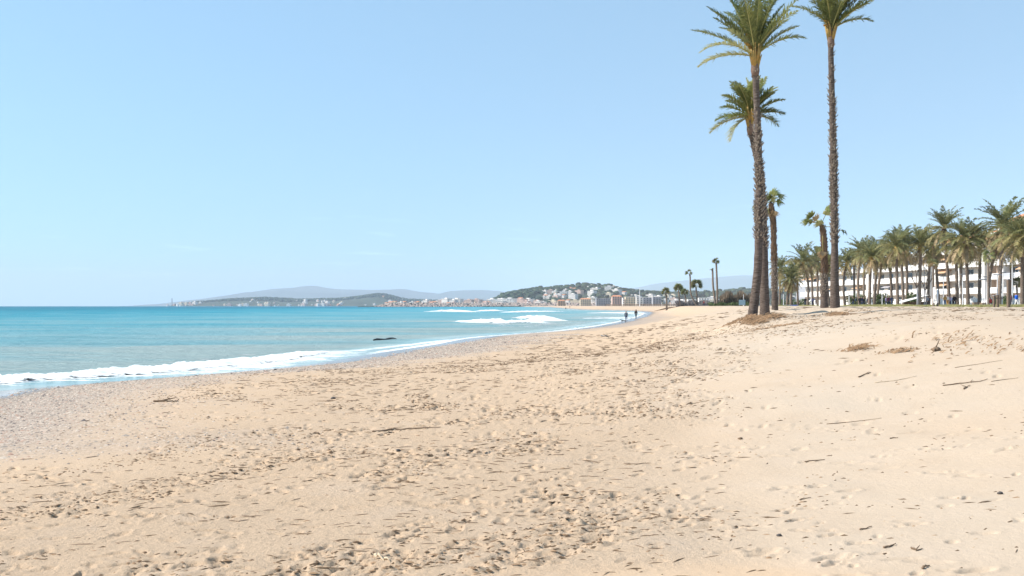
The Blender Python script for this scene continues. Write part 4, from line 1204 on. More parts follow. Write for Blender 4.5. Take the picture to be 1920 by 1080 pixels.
# the small palms far down the beach
def far_fan(label, bx, by, d, path_px, crown, n, seed, rad=1.0, spread=1.0):
    rg = random.Random(seed); lv = []
    for k in range(n):
        a = rg.uniform(-0.5, 3.6); r = rg.uniform(0.55, 1.0) * spread
        lv.append((crown[0] + math.cos(a) * r, crown[1] - math.sin(a) * r, rg.choice(['frond_date', 'frond_date', 'frond', 'frond_olive'])))
    return fan_palm(label, (bx, by), path_px, d, [0.36, 0.32, 0.27] + [0.25] * (len(path_px) - 2), lv, seed, rad, trunk_mat='trunk_date')
far_fan('first of the low fan palms down the beach, next to the grey blocks', 1250, 575, 330, [(1250, 574), (1250, 560), (1248, 549)], (1248, 546), 26, 31, 1.0, 7)
far_fan('bushy fan palm second along the row down the beach', 1275, 575, 330, [(1275, 574), (1274, 560), (1272, 545)], (1272, 540), 34, 32, 1.2, 8)
far_fan('short yellowish palm between the bushy one and the leaning one', 1286, 575, 335, [(1286, 574), (1286, 562), (1284, 551)], (1284, 547), 20, 33, 1.0, 6)
far_fan('leaning fan palm with two tufts of leaves at its top', 1307, 575, 320, [(1307, 574), (1300, 562), (1295, 548), (1294, 520), (1293, 514)], (1292, 511), 8, 34, 1.0, 6)
far_fan('bushiest fan palm beside the leaning one', 1306.5, 575, 335, [(1306.5, 574), (1307, 560), (1305, 540)], (1306, 534), 44, 35, 1.3, 10)
far_fan('leafless leaning palm stem beside the tall thin palm down the beach', 1342, 574, 262, [(1342, 573), (1340, 560), (1337, 535), (1336, 508), (1334.5, 505)], (1334.5, 505), 2, 36, 0.6, 2)
far_fan('tall thin palm with three tufts far down the beach', 1344.5, 574, 260, [(1344.5, 573), (1345, 550), (1344, 520), (1343, 496), (1342.5, 492)], (1342.5, 489), 11, 37, 0.85, 6)

# date palms of the promenade: shared leaves
date_lib = []
for k in range(5):
    date_lib.append(('up', frond_mesh(3.4, R(74 - 7 * k), R(34 - 11 * k), 40, 0.62, [M['frond_date'], M['rachis']], 300 + k, width=0.10, fold=0.3, bare=0.1, rib=0.035)))
for k in range(4):
    date_lib.append(('mid', frond_mesh(3.5, R(38 - 8 * k), R(-42 - 8 * k), 38, 0.6, [M['frond_olive' if k % 2 else 'frond_date'], M['rachis']], 320 + k, width=0.10, fold=0.2, bare=0.1, rib=0.035)))
for k in range(4):
    date_lib.append(('low', frond_mesh(3.0, R(-8 - 12 * k), R(-78 - 3 * k), 32, 0.5, [M['frond_dead' if k % 3 else 'frond_olive'], M['rachis']], 340 + k, width=0.09, fold=0.1, bare=0.1, rib=0.035)))
LIB = {k: [m for q, m in date_lib if q == k] for k in ('up', 'mid', 'low')}
def date_palm(label, bx, by, d, cx, cy, size, seed, bend=0.0, rad=0.24, n=(26, 22, 20), group='date palms along the promenade', z_base=None):
    rg = random.Random(seed)
    b = px(bx, by, d); b.z = gz(b.x, b.y)
    t = empty('date_palm', b, 0, label, 'palm tree', group)
    top = px(cx, cy, d) - b
    path = [Vector((0, 0, -0.4)), Vector((0, 0, 0.3)), Vector((top.x * 0.3 + bend, 0, top.z * 0.4)), Vector((top.x * 0.7 + bend, 0, top.z * 0.75)), top]
    palm_trunk(t, path, [rad * 1.25, rad * 1.15, rad, rad * 0.95, rad * 1.15], M['trunk_date'], 9, 0.10, seed, ring=0.08)
    mb = MB(); mb.tube([top + Vector((0, 0, -0.7)), top + Vector((0, 0, -0.15)), top + Vector((0, 0, 0.3))], [rad * 1.15, rad * 1.9, rad * 0.8], 9)
    mb.build('leaf_boots', M['sheath'] if seed % 3 == 0 else M['skirt'], t)
    n = (int(n[0] * rg.uniform(.7, 1.1)), int(n[1] * rg.uniform(.6, 1.15)), int(n[2] * rg.choice([.35, .8, 1.2, 1.5])))
    for kind, cnt in zip(('up', 'mid', 'low'), n):
        for i in range(cnt):
            me = rg.choice(LIB[kind])
            s_ = size * 1.12 * rg.uniform(0.85, 1.15)
            link('frond', me, t, top + Vector((0, 0, {'up': 0.2, 'mid': 0.0, 'low': -0.25}[kind] + rg.uniform(-0.1, 0.1))), (rg.uniform(-0.12, 0.12), rg.uniform(-0.15, 0.12), 6.283 * (i + rg.random()) / cnt), (s_, s_, s_))
    return t
DP = [
 (1462, 575, 232, 1463, 505, 0.95, 401, 0, 'low dark date palm just beyond the torn fan palm'),
 (1476, 578, 205, 1479, 522, 0.95, 402, 0, 'short broad date palm with twin trunks over the blue mat'),
 (1483, 578, 204, 1484, 527, 0.75, 403, 0, 'second trunk of the short date palms over the blue mat'),
 (1496, 575, 245, 1494, 508, 1.0, 404, 0, 'date palm rising behind the short broad pair'),
 (1514, 575, 222, 1506, 492, 1.25, 405, 0.5, 'tall curved date palm between the clump and the bare fan palm'),
 (1533, 574, 235, 1533, 490, 1.05, 406, 0, 'date palm standing close behind the bare fan palm'),
 (1555, 574, 225, 1553, 497, 0.95, 407, -0.3, 'date palm mostly hidden by the tallest trunk'),
 (1584, 574, 205, 1588, 494, 0.85, 408, -0.4, 'slim date palm just beside the tallest trunk with a yellow crown'),
 (1611, 574, 195, 1616, 475, 0.95, 409, -0.4, 'dark date palm behind the group of dark clothed people'),
 (1619, 575, 215, 1621, 484, 0.8, 410, 0, 'thin stemmed date palm second in the trio before the white terraces'),
 (1630, 577, 172, 1633, 484, 0.95, 411, 0, 'brown date palm with its foot in the dune grass'),
 (1639, 575, 185, 1646, 476, 1.05, 412, 0, 'bushy date palm in the middle of the promenade row'),
 (1644, 575, 200, 1655, 480, 0.9, 413, 0, 'date palm leaning under the bushy crown'),
 (1683, 577, 165, 1680, 466, 0.95, 414, 0, 'date palm with a thick pale trunk beside the white awning'),
 (1694, 575, 178, 1688, 460, 1.1, 415, 0, 'date palm with a ragged crown over the white awning'),
 (1701, 574, 190, 1700, 470, 0.9, 416, 0, 'dark stemmed date palm behind the ragged crown'),
 (1724, 575, 165, 1726, 462, 1.05, 417, 0, 'date palm rising behind the bare forked tree'),
 (1780, 574, 160, 1770, 430, 1.05, 418, 0, 'tall curved date palm towering over the orange tiled turret'),
 (1795, 575, 158, 1792, 468, 0.85, 419, 0, 'slim date palm between the tall curved one and the thick one'),
 (1804, 574, 175, 1800, 470, 0.9, 420, 0, 'date palm standing behind the white post with the round lamp'),
 (1815, 575, 148, 1811, 452, 1.1, 421, 0, 'dark straight date palm with a wide drooping crown'),
 (1853, 575, 150, 1868, 470, 0.9, 422, -0.3, 'thick leaning date palm beside the shower posts'),
 (1873, 575, 145, 1881, 426, 1.25, 423, 0, 'largest date palm with a wide crown near the edge of the view'),
 (1917, 576, 130, 1917, 447, 1.15, 424, 0, 'date palm with a brown skirt at the very edge of the view'),
 (1672, 575, 198, 1668, 478, 1.0, 426, 0, 'date palm standing back between the bushy and the pale trunked ones'),
 (1740, 575, 185, 1744, 468, 1.0, 427, 0, 'date palm set back between the bare trees and the thin fan palm'),
 (1760, 575, 180, 1752, 462, 0.9, 428, 0, 'date palm set back behind the orange tiled turret side'),
 (1836, 575, 165, 1838, 462, 1.0, 429, 0, 'date palm set back behind the two timber planters'),
 (1896, 575, 150, 1898, 450, 1.05, 430, 0, 'date palm set back behind the tallest white mast'),
 (1570, 575, 230, 1570, 500, 0.9, 431, 0, 'date palm set back just past the tallest trunk'),
 (1602, 575, 225, 1601, 488, 0.95, 432, 0, 'date palm set back near the slim yellow-crowned one'),
 (1524, 574, 250, 1521, 498, 1.0, 433, 0, 'far date palm before the lilac grey block'),
 (1966, 576, 126, 1966, 440, 1.15, 425, 0, 'date palm past the edge of the promenade view'),
]
for (bx, by, d, cx_, cy_2, size, seed, bend, label) in DP:
    date_palm(label, bx, by, d, cx_, cy_2, size, seed, bend)
# small palms of the promenade
fan_palm('thin fan palm with a withered tuft before the white balconies', (1750, 577), [(1750, 574), (1750, 530), (1750, 498)], 150, [0.18, 0.17, 0.15, 0.14], [(1746, 490, 'frond_olive'), (1753, 488, 'frond_date'), (1755, 493, 'frond_olive'), (1745, 496, 'frond_dead'), (1754, 499, 'frond_dead'), (1750, 486, 'frond_date')], 61, 0.75, trunk_mat='trunk_date')
fan_palm('small yellow-green fan palm under the leaning date palm', (1853, 575), [(1853, 574), (1853, 520), (1853, 484)], 138, [0.16, 0.15, 0.14, 0.14], [(1846, 476, 'frond'), (1852, 470, 'frond'), (1859, 474, 'frond'), (1862, 480, 'frond_pale'), (1845, 482, 'frond_pale'), (1850, 487, 'frond_pale'), (1857, 486, 'frond')], 62, 0.8, trunk_mat='trunk_date')
fan_palm('short fan palm in front of the hedge near the blue jacket', (1907, 575), [(1907, 574), (1907, 550), (1906, 532)], 150, [0.16, 0.15, 0.14, 0.14], [(1898, 528, 'frond_date'), (1903, 522, 'frond_date'), (1909, 520, 'frond_date'), (1915, 526, 'frond_date'), (1900, 533, 'frond_olive'), (1914, 533, 'frond_olive')], 63, 0.85, trunk_mat='trunk_date')

# bare forked tree
def bare_tree(label, bx, by, d, top_y, seed):
    rg = random.Random(seed); b = px(bx, by, d); b.z = gz(b.x, b.y)
    t = empty('bare_tree', b, 0, label, 'tree')
    h = (px(bx, top_y, d) - b).z
    tr = MB(); br = MB()
    tr.tube([(0, 0, -0.3), (0.05, 0, h * .2), (-0.1, 0, h * .42)], [0.17, 0.14, 0.12], 7)
    def grow(p, dr, ln, r, lvl):
        q = p + dr * ln; mid = p.lerp(q, 0.5) + Vector((rg.uniform(-1, 1), rg.uniform(-1, 1), 0)) * ln * 0.08
        br.tube([p, mid, q], [r, r * .85, r * .7], 5)
        if lvl == 0: return
        for k in range(2 if lvl > 1 else 3):
            nd = (dr + Vector((rg.uniform(-.6, .6), rg.uniform(-.6, .6), rg.uniform(-.1, .5)))).normalized()
            grow(q, nd, ln * rg.uniform(.6, .85), r * .68, lvl - 1)
    for sx in (-0.45, 0.5, 0.05): grow(Vector((-0.1, 0, h * .4)), Vector((sx, rg.uniform(-.3, .3), 0.9)).normalized(), h * .22, 0.09, 3)
    tr.build('trunk', M['post_grey'], t, smooth=True); br.build('branches', M['trunk'], t)
bare_tree('bare grey forked tree among the date palms', 1720, 575, 158, 490, 71)
bare_tree('bare slender tree behind the pale trunk of the row', 1736, 575, 180, 500, 72)

# ------------------------------------------------------------------ seafront apartments
def facade_line(t):                       # from the nearer end (t=0) to the far end
    y = 196 + t
    return Vector((105 - 0.2075 * (y - 220), y, 0))
fdir = (facade_line(50) - facade_line(0)).normalized()
fout = Vector((-fdir.y, fdir.x, 0))       # towards the sea
if fout.x > 0: fout = -fout
def apartment(t0, t1, storeys, label, bay=4.2, h=3.0, dep=12, bal=1.7, wall='beige_wall', pier_every=2, glassrail=False, seed=0, roof_kind='flat'):
    rg = random.Random(seed)
    o = facade_line(t0); ln = (t1 - t0) * 1.0213
    z0 = gz(o.x, o.y) if o.y < 400 else 2.5
    t = empty('apartment_block', (o.x, o.y, z0), math.atan2(fdir.y, fdir.x), label, 'apartment block')
    # local axes: x along the front, +y towards the sea
    H_ = storeys * h
    mb = MB(); mb.box(0, ln, -dep, 0, -0.6, H_); mb.build('wall', M[wall], t)
    n = max(2, int(round(ln / bay))); bw_ = ln / n
    win = MB(); win.box(-bw_ * .26, bw_ * .26, 0.0, 0.08, 0.15, 2.35); wm = win.mesh('window', M['frame_white'])
    pn = MB(); pn.box(-bw_ * .23, -0.04, 0.08, 0.10, 0.22, 2.28); pn.box(0.04, bw_ * .23, 0.08, 0.10, 0.22, 2.28); pm = pn.mesh('pane', M['glass'])
    bl = MB(); bl.box(-bw_ * .24, bw_ * .24, 0.10, 0.13, 1.1, 2.30); bm_ = bl.mesh('blind', M['blind'])
    aw = {}
    for cname in ('awning_orange', 'awning_grey'):
        a_ = MB(); a_.add([(-bw_ * .42, 0.15, 2.5), (bw_ * .42, 0.15, 2.5), (bw_ * .42, bal + .3, 1.75), (-bw_ * .42, bal + .3, 1.75), (-bw_ * .42, 0.15, 2.42), (bw_ * .42, 0.15, 2.42), (bw_ * .42, bal + .3, 1.67), (-bw_ * .42, bal + .3, 1.67)],
                          [(0, 1, 2, 3), (7, 6, 5, 4), (3, 2, 6, 7), (0, 3, 7, 4), (1, 5, 6, 2)]); aw[cname] = a_.mesh('awning', M[cname])
    for s_ in range(storeys):
        for k in range(n):
            w = link('window', wm, t, ((k + .5) * bw_, 0, s_ * h))
            link('pane', pm, w)
            if rg.random() < 0.3: link('blind', bm_, w)
            if s_ > 0 and rg.random() < 0.22:
                link('awning', aw['awning_orange' if rg.random() < 0.55 else 'awning_grey'], t, ((k + .5) * bw_, 0, s_ * h))
        if s_ > 0:
            sl = MB(); sl.box(-0.1, ln + 0.1, 0.002, bal, s_ * h - 0.22, s_ * h)
            sl.build('balcony_slab', M['white_wall'], t)
            for k in range(n):
                pr = MB(); pr.box(k * bw_ + .03, (k + 1) * bw_ - .03, bal - 0.14, bal - 0.02, s_ * h, s_ * h + 1.05)
                israil = glassrail and (k % 3 == 1)
                pr.build('parapet', M['rail'] if israil else M['white_wall'], t)
    sl = MB(); sl.box(-0.1, ln + 0.1, -dep - .2, bal, H_ + 0.002, H_ + 0.35); sl.build('roof', M['white_wall'], t)
    pr = MB(); pr.box(-0.1, ln + 0.1, bal - 0.2, bal - 0.002, H_ + 0.35, H_ + 1.0); pr.build('roof_parapet', M['white_wall'], t)
    for k in range(0, n + 1, pier_every):
        p = MB(); w_ = 0.85; p.box(k * bw_ - w_ / 2, k * bw_ + w_ / 2, 0.004, bal + 0.12, -0.5, H_ + 1.05); p.build('pier', M['white_wall'], t)
    if roof_kind == 'tiled':
        for (u0, u1) in ((0.05, 0.42), (0.55, 0.95)):
            a_, b_ = ln * u0, ln * u1
            r = MB(); r.box(a_, b_, -8, -0.5, H_ + .35, H_ + 3.0); r.build('attic', M['beige_wall'], t)
            r = MB(); r.add([(a_ - .6, -8.6, H_ + 3.0), (b_ + .6, -8.6, H_ + 3.0), (b_ + .6, 0.4, H_ + 3.0), (a_ - .6, 0.4, H_ + 3.0), (a_ + 2, -4, H_ + 5.0), (b_ - 2, -4, H_ + 5.0), (a_ - .6, -8.6, H_ + 2.8), (b_ + .6, -8.6, H_ + 2.8), (b_ + .6, 0.4, H_ + 2.8), (a_ - .6, 0.4, H_ + 2.8)],
                            [(0, 1, 5, 4), (2, 3, 4, 5), (1, 2, 5), (3, 0, 4), (0, 6, 7, 1), (1, 7, 8, 2), (2, 8, 9, 3), (3, 9, 6, 0), (6, 9, 8, 7)]); r.build('roof_tiles', M['tile_roof'], t)
            c = MB(); c.box(a_ + 1.2, a_ + 2.2, -5, -4, H_ + 3.2, H_ + 5.8); c.build('chimney', M['white_wall'], t)
    return t
apartment(-14, 21, 5, 'five storey beige apartment block with white piers and orange tiled roofs', seed=1, glassrail=True, roof_kind='tiled', wall='tan_wall')
apartment(23, 40, 4, 'white stepped apartment block with a square tiled turret in the middle of the front', seed=2, wall='beige_wall', roof_kind='tiled')
apartment(42, 66, 4, 'long white block with solid balcony bands in the middle of the row', seed=3, pier_every=6, wall='beige_wall')
apartment(68, 104, 3, 'long low white terraces seen beside the tallest palm trunk', seed=4, pier_every=12, wall='awning_grey' if False else 'beige_wall')
front_building(1515, 1527, 519, 572, 330, HW['grey'], HW['grey'], 'narrow lilac grey block end behind the date palms')
tag(MB().add([(57, 120, 2.56), (140, 120, 2.56), (140, 420, 2.56), (57, 420, 2.56)], [(0, 1, 2, 3)]).build('promenade', M['concrete']), kind='structure')

# long white wall of the promenade, in panels
wl = empty('promenade_wall', (0, 0, 0), 0, 'long low white wall running along the promenade behind the palms', 'wall')
xa = px(1925, 575, 176); xb = px(1497, 575, 262)
npan = 24
for i in range(npan):
    a = xa.lerp(xb, i / npan); b = xa.lerp(xb, (i + 1) / npan)
    u = (b - a); an = math.atan2(u.y, u.x); l_ = u.length
    mb = MB(); mb.box(0.02, l_ - 0.02, -0.1, 0.1, -0.4, 1.5); mb.build('wall_panel', M['white_wall'], wl, loc=(a.x, a.y, 2.55), rot=(0, 0, an))
    if i % 2 == 0:
        mb = MB(); mb.box(-0.18, 0.18, -0.2, 0.2, -0.4, 1.75); mb.build('wall_post', M['white_wall'], wl, loc=(a.x, a.y, 2.55), rot=(0, 0, an))
# hedges behind the wall
def hedge(label, x0, x1, ytop, d0, d1, seed):
    rg = np.random.default_rng(seed)
    a = px(x0, 560, d0); b = px(x1, 560, d1); n = int(900 + 60 * (b - a).length)
    top = EYE - (ytop - LEVEL) / FPX * (d0 + d1) / 2
    tt_ = rg.random(n)
    P = np.stack([a.x + (b.x - a.x) * tt_ + rg.normal(0, .35, n), a.y + (b.y - a.y) * tt_ + rg.normal(0, .35, n), 2.6 + (top - 2.6) * rg.random(n) ** .7 * (0.8 + 0.35 * np.sin(tt_ * 19))], -1)
    s_ = rg.uniform(.12, .26, n)
    V = []; 
    d1_ = rg.normal(size=(n, 3)); d1_ /= np.linalg.norm(d1_, axis=1)[:, None]; d2_ = rg.normal(size=(n, 3)); d2_ /= np.linalg.norm(d2_, axis=1)[:, None]
    VV = np.stack([P - d1_ * s_[:, None], P + d2_ * s_[:, None] * .6, P + d1_ * s_[:, None], P - d2_ * s_[:, None] * .6], 1).reshape(-1, 3)
    me = mesh_np('hedge', VV, np.arange(n * 4).reshape(n, 4), [M['hedge']], smooth=False)
    return tag(link('hedge', me), label, 'hedge')
hedge('dark green hedge behind the wall near the dark clothed people', 1592, 1622, 552, 205, 200, 81)
hedge('clipped green hedge behind the wall in the middle of the row', 1640, 1668, 553, 190, 186, 82)
hedge('green bushes behind the wall beside the pale trunk', 1703, 1722, 551, 182, 178, 83)
hedge('low green hedge by the shower posts near the edge', 1866, 1892, 557, 172, 168, 84)
hedge('dim green bushes under the farthest date palms', 1462, 1520, 562, 262, 250, 85)

# white sloping awning with a brown underside
aw = empty('beach_awning', px(1708, 574, 168), 0, 'white sloping canvas awning over a brown kiosk front', 'awning')
aw.location.z = 2.56
mb = MB(); mb.add([(-2.4, -1, 0.5), (2.6, -1, 1.9), (2.6, 2, 1.9), (-2.4, 2, 0.5), (-2.4, -1, 0.42), (2.6, -1, 1.82), (2.6, 2, 1.82), (-2.4, 2, 0.42)], [(0, 1, 2, 3), (7, 6, 5, 4), (0, 4, 5, 1), (1, 5, 6, 2), (2, 6, 7, 3), (3, 7, 4, 0)]); mb.build('canvas', M['white_wall'], aw)
mb = MB(); mb.box(-0.6, 2.4, 0, 1.6, 0, 0.75); mb.build('counter', M['skirt'], aw)
for x in (-2.2, 2.4):
    mb = MB(); mb.tube([(x, -0.9, 0), (x, -0.9, 0.55 if x < 0 else 1.85)], 0.05, 6); mb.build('pole', M['post_grey'], aw)

# lamp posts, showers and other posts of the promenade
posts = [(1769, 519, 575, 158, .10, 'post_white', 'white lamp post beside the crowd in dark coats', .55), (1805, 515, 575, 152, .10, 'post_white', 'white lamp post behind the straight dark date palm', .5),
         (1843, 525, 578, 140, .07, 'post_white', 'white post first of the three by the leaning date palm', .45), (1847, 520, 578, 141, .07, 'post_white', 'white post second of the three by the leaning date palm', .4),
         (1850.5, 528, 578, 139, .07, 'post_white', 'shortest white post of the three by the leaning date palm', None), (1870, 516, 577, 140, .08, 'post_white', 'white lamp post behind the dark timber posts', .6),
         (1879, 512, 577, 150, .08, 'post_white', 'white lamp post just past the dark timber posts', .6), (1898, 471, 578, 132, .09, 'post_white', 'tallest white mast near the person in the bright blue jacket', None),
         (1662, 548, 575, 175, .08, 'post_white', 'short white post before the clipped hedge', None), (1605, 546, 575, 190, .08, 'post_white', 'short white post among the people in dark clothes', None),
         (1654, 545, 575, 180, .08, 'post_white', 'short white post beside the bushy date palm', None), (1918.5, 515, 576, 133, .09, 'post_white', 'white post at the very edge of the view', None),
         (1592, 545, 575, 195, .08, 'post_white', 'short white post next to the slim yellow-crowned date palm', None), (1733, 500, 575, 165, .09, 'post_grey', 'thin grey pole between the bare trees', None),
         (1469, 552, 576, 215, .09, 'post_white', 'short white post before the low dark date palm', None), (1521, 548, 576, 210, .09, 'post_white', 'short white post beneath the lilac grey block', None),
         (1394, 552, 574, 240, .07, 'post_white', 'thin white post beside the small blue sign near the clump', None)]
for (a, y0, y1, d, r, m_, lb, hd) in posts:
    mast(a, y0, y1, d, r, M[m_], lb, 'lamp post', hd)
def timber_post(label, pxx, y0, y1, d, w, mat, cross=False, group=None):
    a = px(pxx, y1, d); a.z = gz(a.x, a.y); h = EYE - (y0 - LEVEL) / FPX * d - a.z
    t = empty('timber_post', a, 0.2, label, 'post', group)
    mb = MB(); mb.box(-w / 2, w / 2, -w / 2, w / 2, -0.3, h); mb.build('shaft', mat, t)
    mb = MB(); mb.box(-w / 2 - .03, w / 2 + .03, -w / 2 - .03, w / 2 + .03, h + 0.002, h + .06); mb.build('cap', M['post_grey'], t)
    if cross:
        mb = MB(); mb.box(-.5, .5, -w / 2 - .04, -w / 2 - .002, h - .35, h - .25); mb.build('crossbar', mat, t)
    return t
timber_post('dark timber post, first of a pair by the shower', 1864, 555, 588, 92, .16, M['wood_dark'])
timber_post('dark timber post with a crossbar, second of the pair', 1870.5, 553, 588, 91, .16, M['wood_dark'], True)
timber_post('thick grey timber post standing out on the sand', 1891, 525, 590, 84, .22, M['wood_dark'])
# beach shower: two columns with a spray head
sh = empty('beach_shower', px(1754, 586, 98), 0.1, 'grey beach shower of two columns in front of the thin fan palm', 'shower')
sh.location.z = gz(sh.location.x, sh.location.y)
for x, h in ((-0.18, 1.9), (0.22, 1.75)):
    mb = MB(); mb.tube([(x, 0, -.2), (x, 0, h)], .07, 8); mb.build('column', M['post_white'], sh, smooth=True)
    mb = MB(); mb.tube([(x, 0, -.2), (x, 0, .35)], .10, 8); mb.build('foot', M['wood_dark'], sh, smooth=True)
mb = MB(); mb.tube([(-.18, 0, 1.9), (-.18, -.25, 2.0), (-.18, -.42, 1.9)], .03, 6); mb.build('spray_head', M['post_grey'], sh)
# planters
for k, (x, lb) in enumerate(((1828.5, 'square timber planter beneath the straight dark date palm'), (1843, 'square timber planter next to the trio of white posts'))):
    t = empty('planter', px(x, 583, 118), 0.15 * k, lb, 'planter'); t.location.z = gz(t.location.x, t.location.y)
    for j in range(4):
        mb = MB(); mb.box(-.26, .26, -.27, .27, j * .13, j * .13 + .115); mb.build('plank', M['driftwood'], t)
    mb = MB(); mb.box(-.22, .22, -.22, .22, .45, .50); mb.build('soil', M['root'], t)
# blue mat under the twin palms
t = empty('beach_mat', px(1484, 579, 190), 0, 'flat blue and white beach platform at the foot of the twin date palms', 'platform'); t.location.z = gz(t.location.x, t.location.y) + .02
mb = MB(); mb.box(-1.7, 1.9, -.9, .9, .0, .10); mb.build('deck', M['post_white'], t)
mb = MB(); mb.box(-1.4, 1.2, -.5, .7, .102, .26); mb.build('cover', M['cloth_blue'], t)
# small blue sign near the clump
t = empty('beach_sign', px(1391.5, 573, 235), 0, 'small pale blue notice board on the beach by the clump of palms', 'sign'); t.location.z = gz(t.location.x, t.location.y)
mb = MB(); mb.box(-.75, .75, -.04, .04, .3, 1.5); mb.build('board', rough_mat('sign_blue', (.30, .46, .55), .5, .05, 2), t)
for x in (-.6, .6):
    mb = MB(); mb.tube([(x, .07, -.2), (x, .07, 1.55)], .04, 6); mb.build('leg', M['post_grey'], t)

# dry thicket between the far palms and the clump
def thicket(label, x0, x1, ytop, d, n, seed, mat):
    rg = np.random.default_rng(seed)
    xs = rg.uniform(x0, x1, n); dd_ = d + rg.uniform(-12, 12, n)
    Xb = (xs - 960) / FPX * dd_; zb = ground(Xb, dd_)
    top = EYE - (ytop - LEVEL) / FPX * dd_
    h = (top - zb) * rg.uniform(.5, 1.05, n) * (0.75 + .35 * np.sin((xs - x0) * .13 + seed) ** 2)
    w = rg.uniform(.05, .13, n); lx = rg.normal(0, .35, n); ly = rg.normal(0, .35, n)
    P0 = np.stack([Xb, dd_, zb], -1)
    ang = rg.uniform(0, 6.28, n); W = np.stack([np.cos(ang) * w, np.sin(ang) * w, 0 * w], -1)
    mid = P0 + np.stack([lx * .4, ly * .4, h * .55], -1); tip = P0 + np.stack([lx, ly, h], -1)
    VV = np.stack([P0 - W, P0 + W, mid + W * 1.6, tip, mid - W * 1.6], 1).reshape(-1, 3)
    b_ = np.arange(n)[:, None] * 5
    F_ = np.concatenate([b_ + np.array([[0, 1, 2]]), b_ + np.array([[0, 2, 4]]), b_ + np.array([[4, 2, 3]])])
    return tag(link('thicket', mesh_np('thicket', VV, F_, [mat], smooth=False)), label, 'thicket', kind='stuff')
thicket('brown thicket of bare stems next to the palm clump', 1352, 1408, 547, 280, 5200, 91, M['thicket'])
thicket('grey thicket of bare shrubs between the low palms', 1268, 1362, 563, 345, 5200, 92, rough_mat('bare_thicket_grey', (0.24, 0.22, 0.215), .9, .25, .4, 0, .1, col2=(.14, .135, .14)))
thicket('low dark scrub along the head of the beach', 1330, 1420, 566, 268, 2200, 93, M['hedge'])

# dune grass along the edge of the promenade
def tufts(name, label, pts, seed, n_blade=14, h=.35, spread=.25, mat='straw'):
    rg = np.random.default_rng(seed); n = len(pts) * n_blade
    P0 = np.repeat(np.asarray(pts), n_blade, 0) + np.stack([rg.normal(0, spread, n), rg.normal(0, spread, n), np.zeros(n)], -1)
    hh = h * rg.uniform(.5, 1.2, n); a = rg.uniform(0, 6.28, n)
    W = np.stack([np.cos(a), np.sin(a), 0 * a], -1) * .012 * (1 + h * 3); lean = np.stack([rg.normal(0, .35, n) * hh, rg.normal(0, .35, n) * hh, hh], -1)
    VV = np.stack([P0 - W, P0 + W, P0 + lean], 1).reshape(-1, 3)
    return tag(link(name, mesh_np(name, VV, np.arange(n * 3).reshape(n, 3), [M[mat]], smooth=False)), label, 'grass' if mat == 'straw' else 'litter', kind='stuff')
rg = np.random.default_rng(95); pts = []
while len(pts) < 2400:
    d = rg.uniform(95, 210); pxx = rg.uniform(1460, 1960); x = (pxx - 960) / FPX * d
    if x > 56.5 + rg.normal(0, 1.5): continue
    if fbm(np.array([x * .12]), np.array([d * .05]), 3, 96)[0] < .5 + .3 * (1 - sstep(40, 55, x)): continue
    if x < 34: continue
    pts.append((x, d, gz(x, d)))
tufts('dune_grass', 'yellowish dune grass in patches before the promenade', pts, 97, 16, .28, .35)

# litter of roots and dry fronds at the foot of the palms and on the bank
def litter(label, cpx, d, n, sx, sy, seed, h=.12, ln=.35):
    c = hit(*cpx); rg = np.random.default_rng(seed)
    x = c.x + rg.normal(0, sx, n); y = c.y + rg.normal(0, sy, n); z = ground(x, y) + rg.uniform(0, h, n) * np.exp(-((x - c.x) / sx) ** 2)
    a = rg.normal(0.2, .7, n); l_ = ln * rg.uniform(.3, 1.2, n); e = rg.uniform(-.1, .5, n)
    D_ = np.stack([np.cos(a) * np.cos(e), np.sin(a) * np.cos(e), np.sin(e)], -1) * l_[:, None]; P0 = np.stack([x, y, z], -1)
    W = np.stack([-np.sin(a), np.cos(a), 0.5 + 0 * a], -1) * rg.uniform(.006, .016, n)[:, None]
    VV = np.stack([P0 - W, P0 + W, P0 + D_ * .5 + W + (0, 0, .02), P0 + D_, P0 + D_ * .5 - W + (0, 0, .02)], 1).reshape(-1, 3)
    b_ = np.arange(n)[:, None] * 5
    F_ = np.concatenate([b_ + np.array([[0, 1, 2]]), b_ + np.array([[0, 2, 4]]), b_ + np.array([[4, 2, 3]])])
    return tag(link('root_litter', mesh_np('root_litter', VV, F_, [M['root']], smooth=False)), label, 'litter', kind='stuff')
litter('brown heap of roots and dry litter round the foremost palm', (1407, 601), 39.2, 900, .22, .45, 111)
litter('trail of brown roots running from the foremost palm', (1372, 606), 38.6, 200, .25, .3, 112, .05)
litter('brown litter behind the foremost palm by the second trunk', (1440, 594), 43.2, 500, .25, .4, 113, .07)
litter('dry brown litter at the foot of the tallest palm', (1568, 590), 45.6, 300, .25, .3, 114, .06, .2)
litter('small heap of dry frond bits out on the pale bank', (1605, 655), 27.0, 150, .20, .2, 115, .07, .22)
litter('thin scatter of brown stalks on the pale bank', (1688, 659), 26.0, 80, .25, .15, 116, .04, .2)
litter('brown dug-up roots on the low rise of the bank', (1800, 640), 27.5, 90, .5, .8, 117, .05, .2)
litter('scatter of stalks at the far side of the bank', (1870, 655), 24.0, 70, .8, .5, 118, .03, .15)
litter('line of brown debris on the sand before the clump', (1462, 612), 33.0, 120, .6, .15, 119, .03, .25)

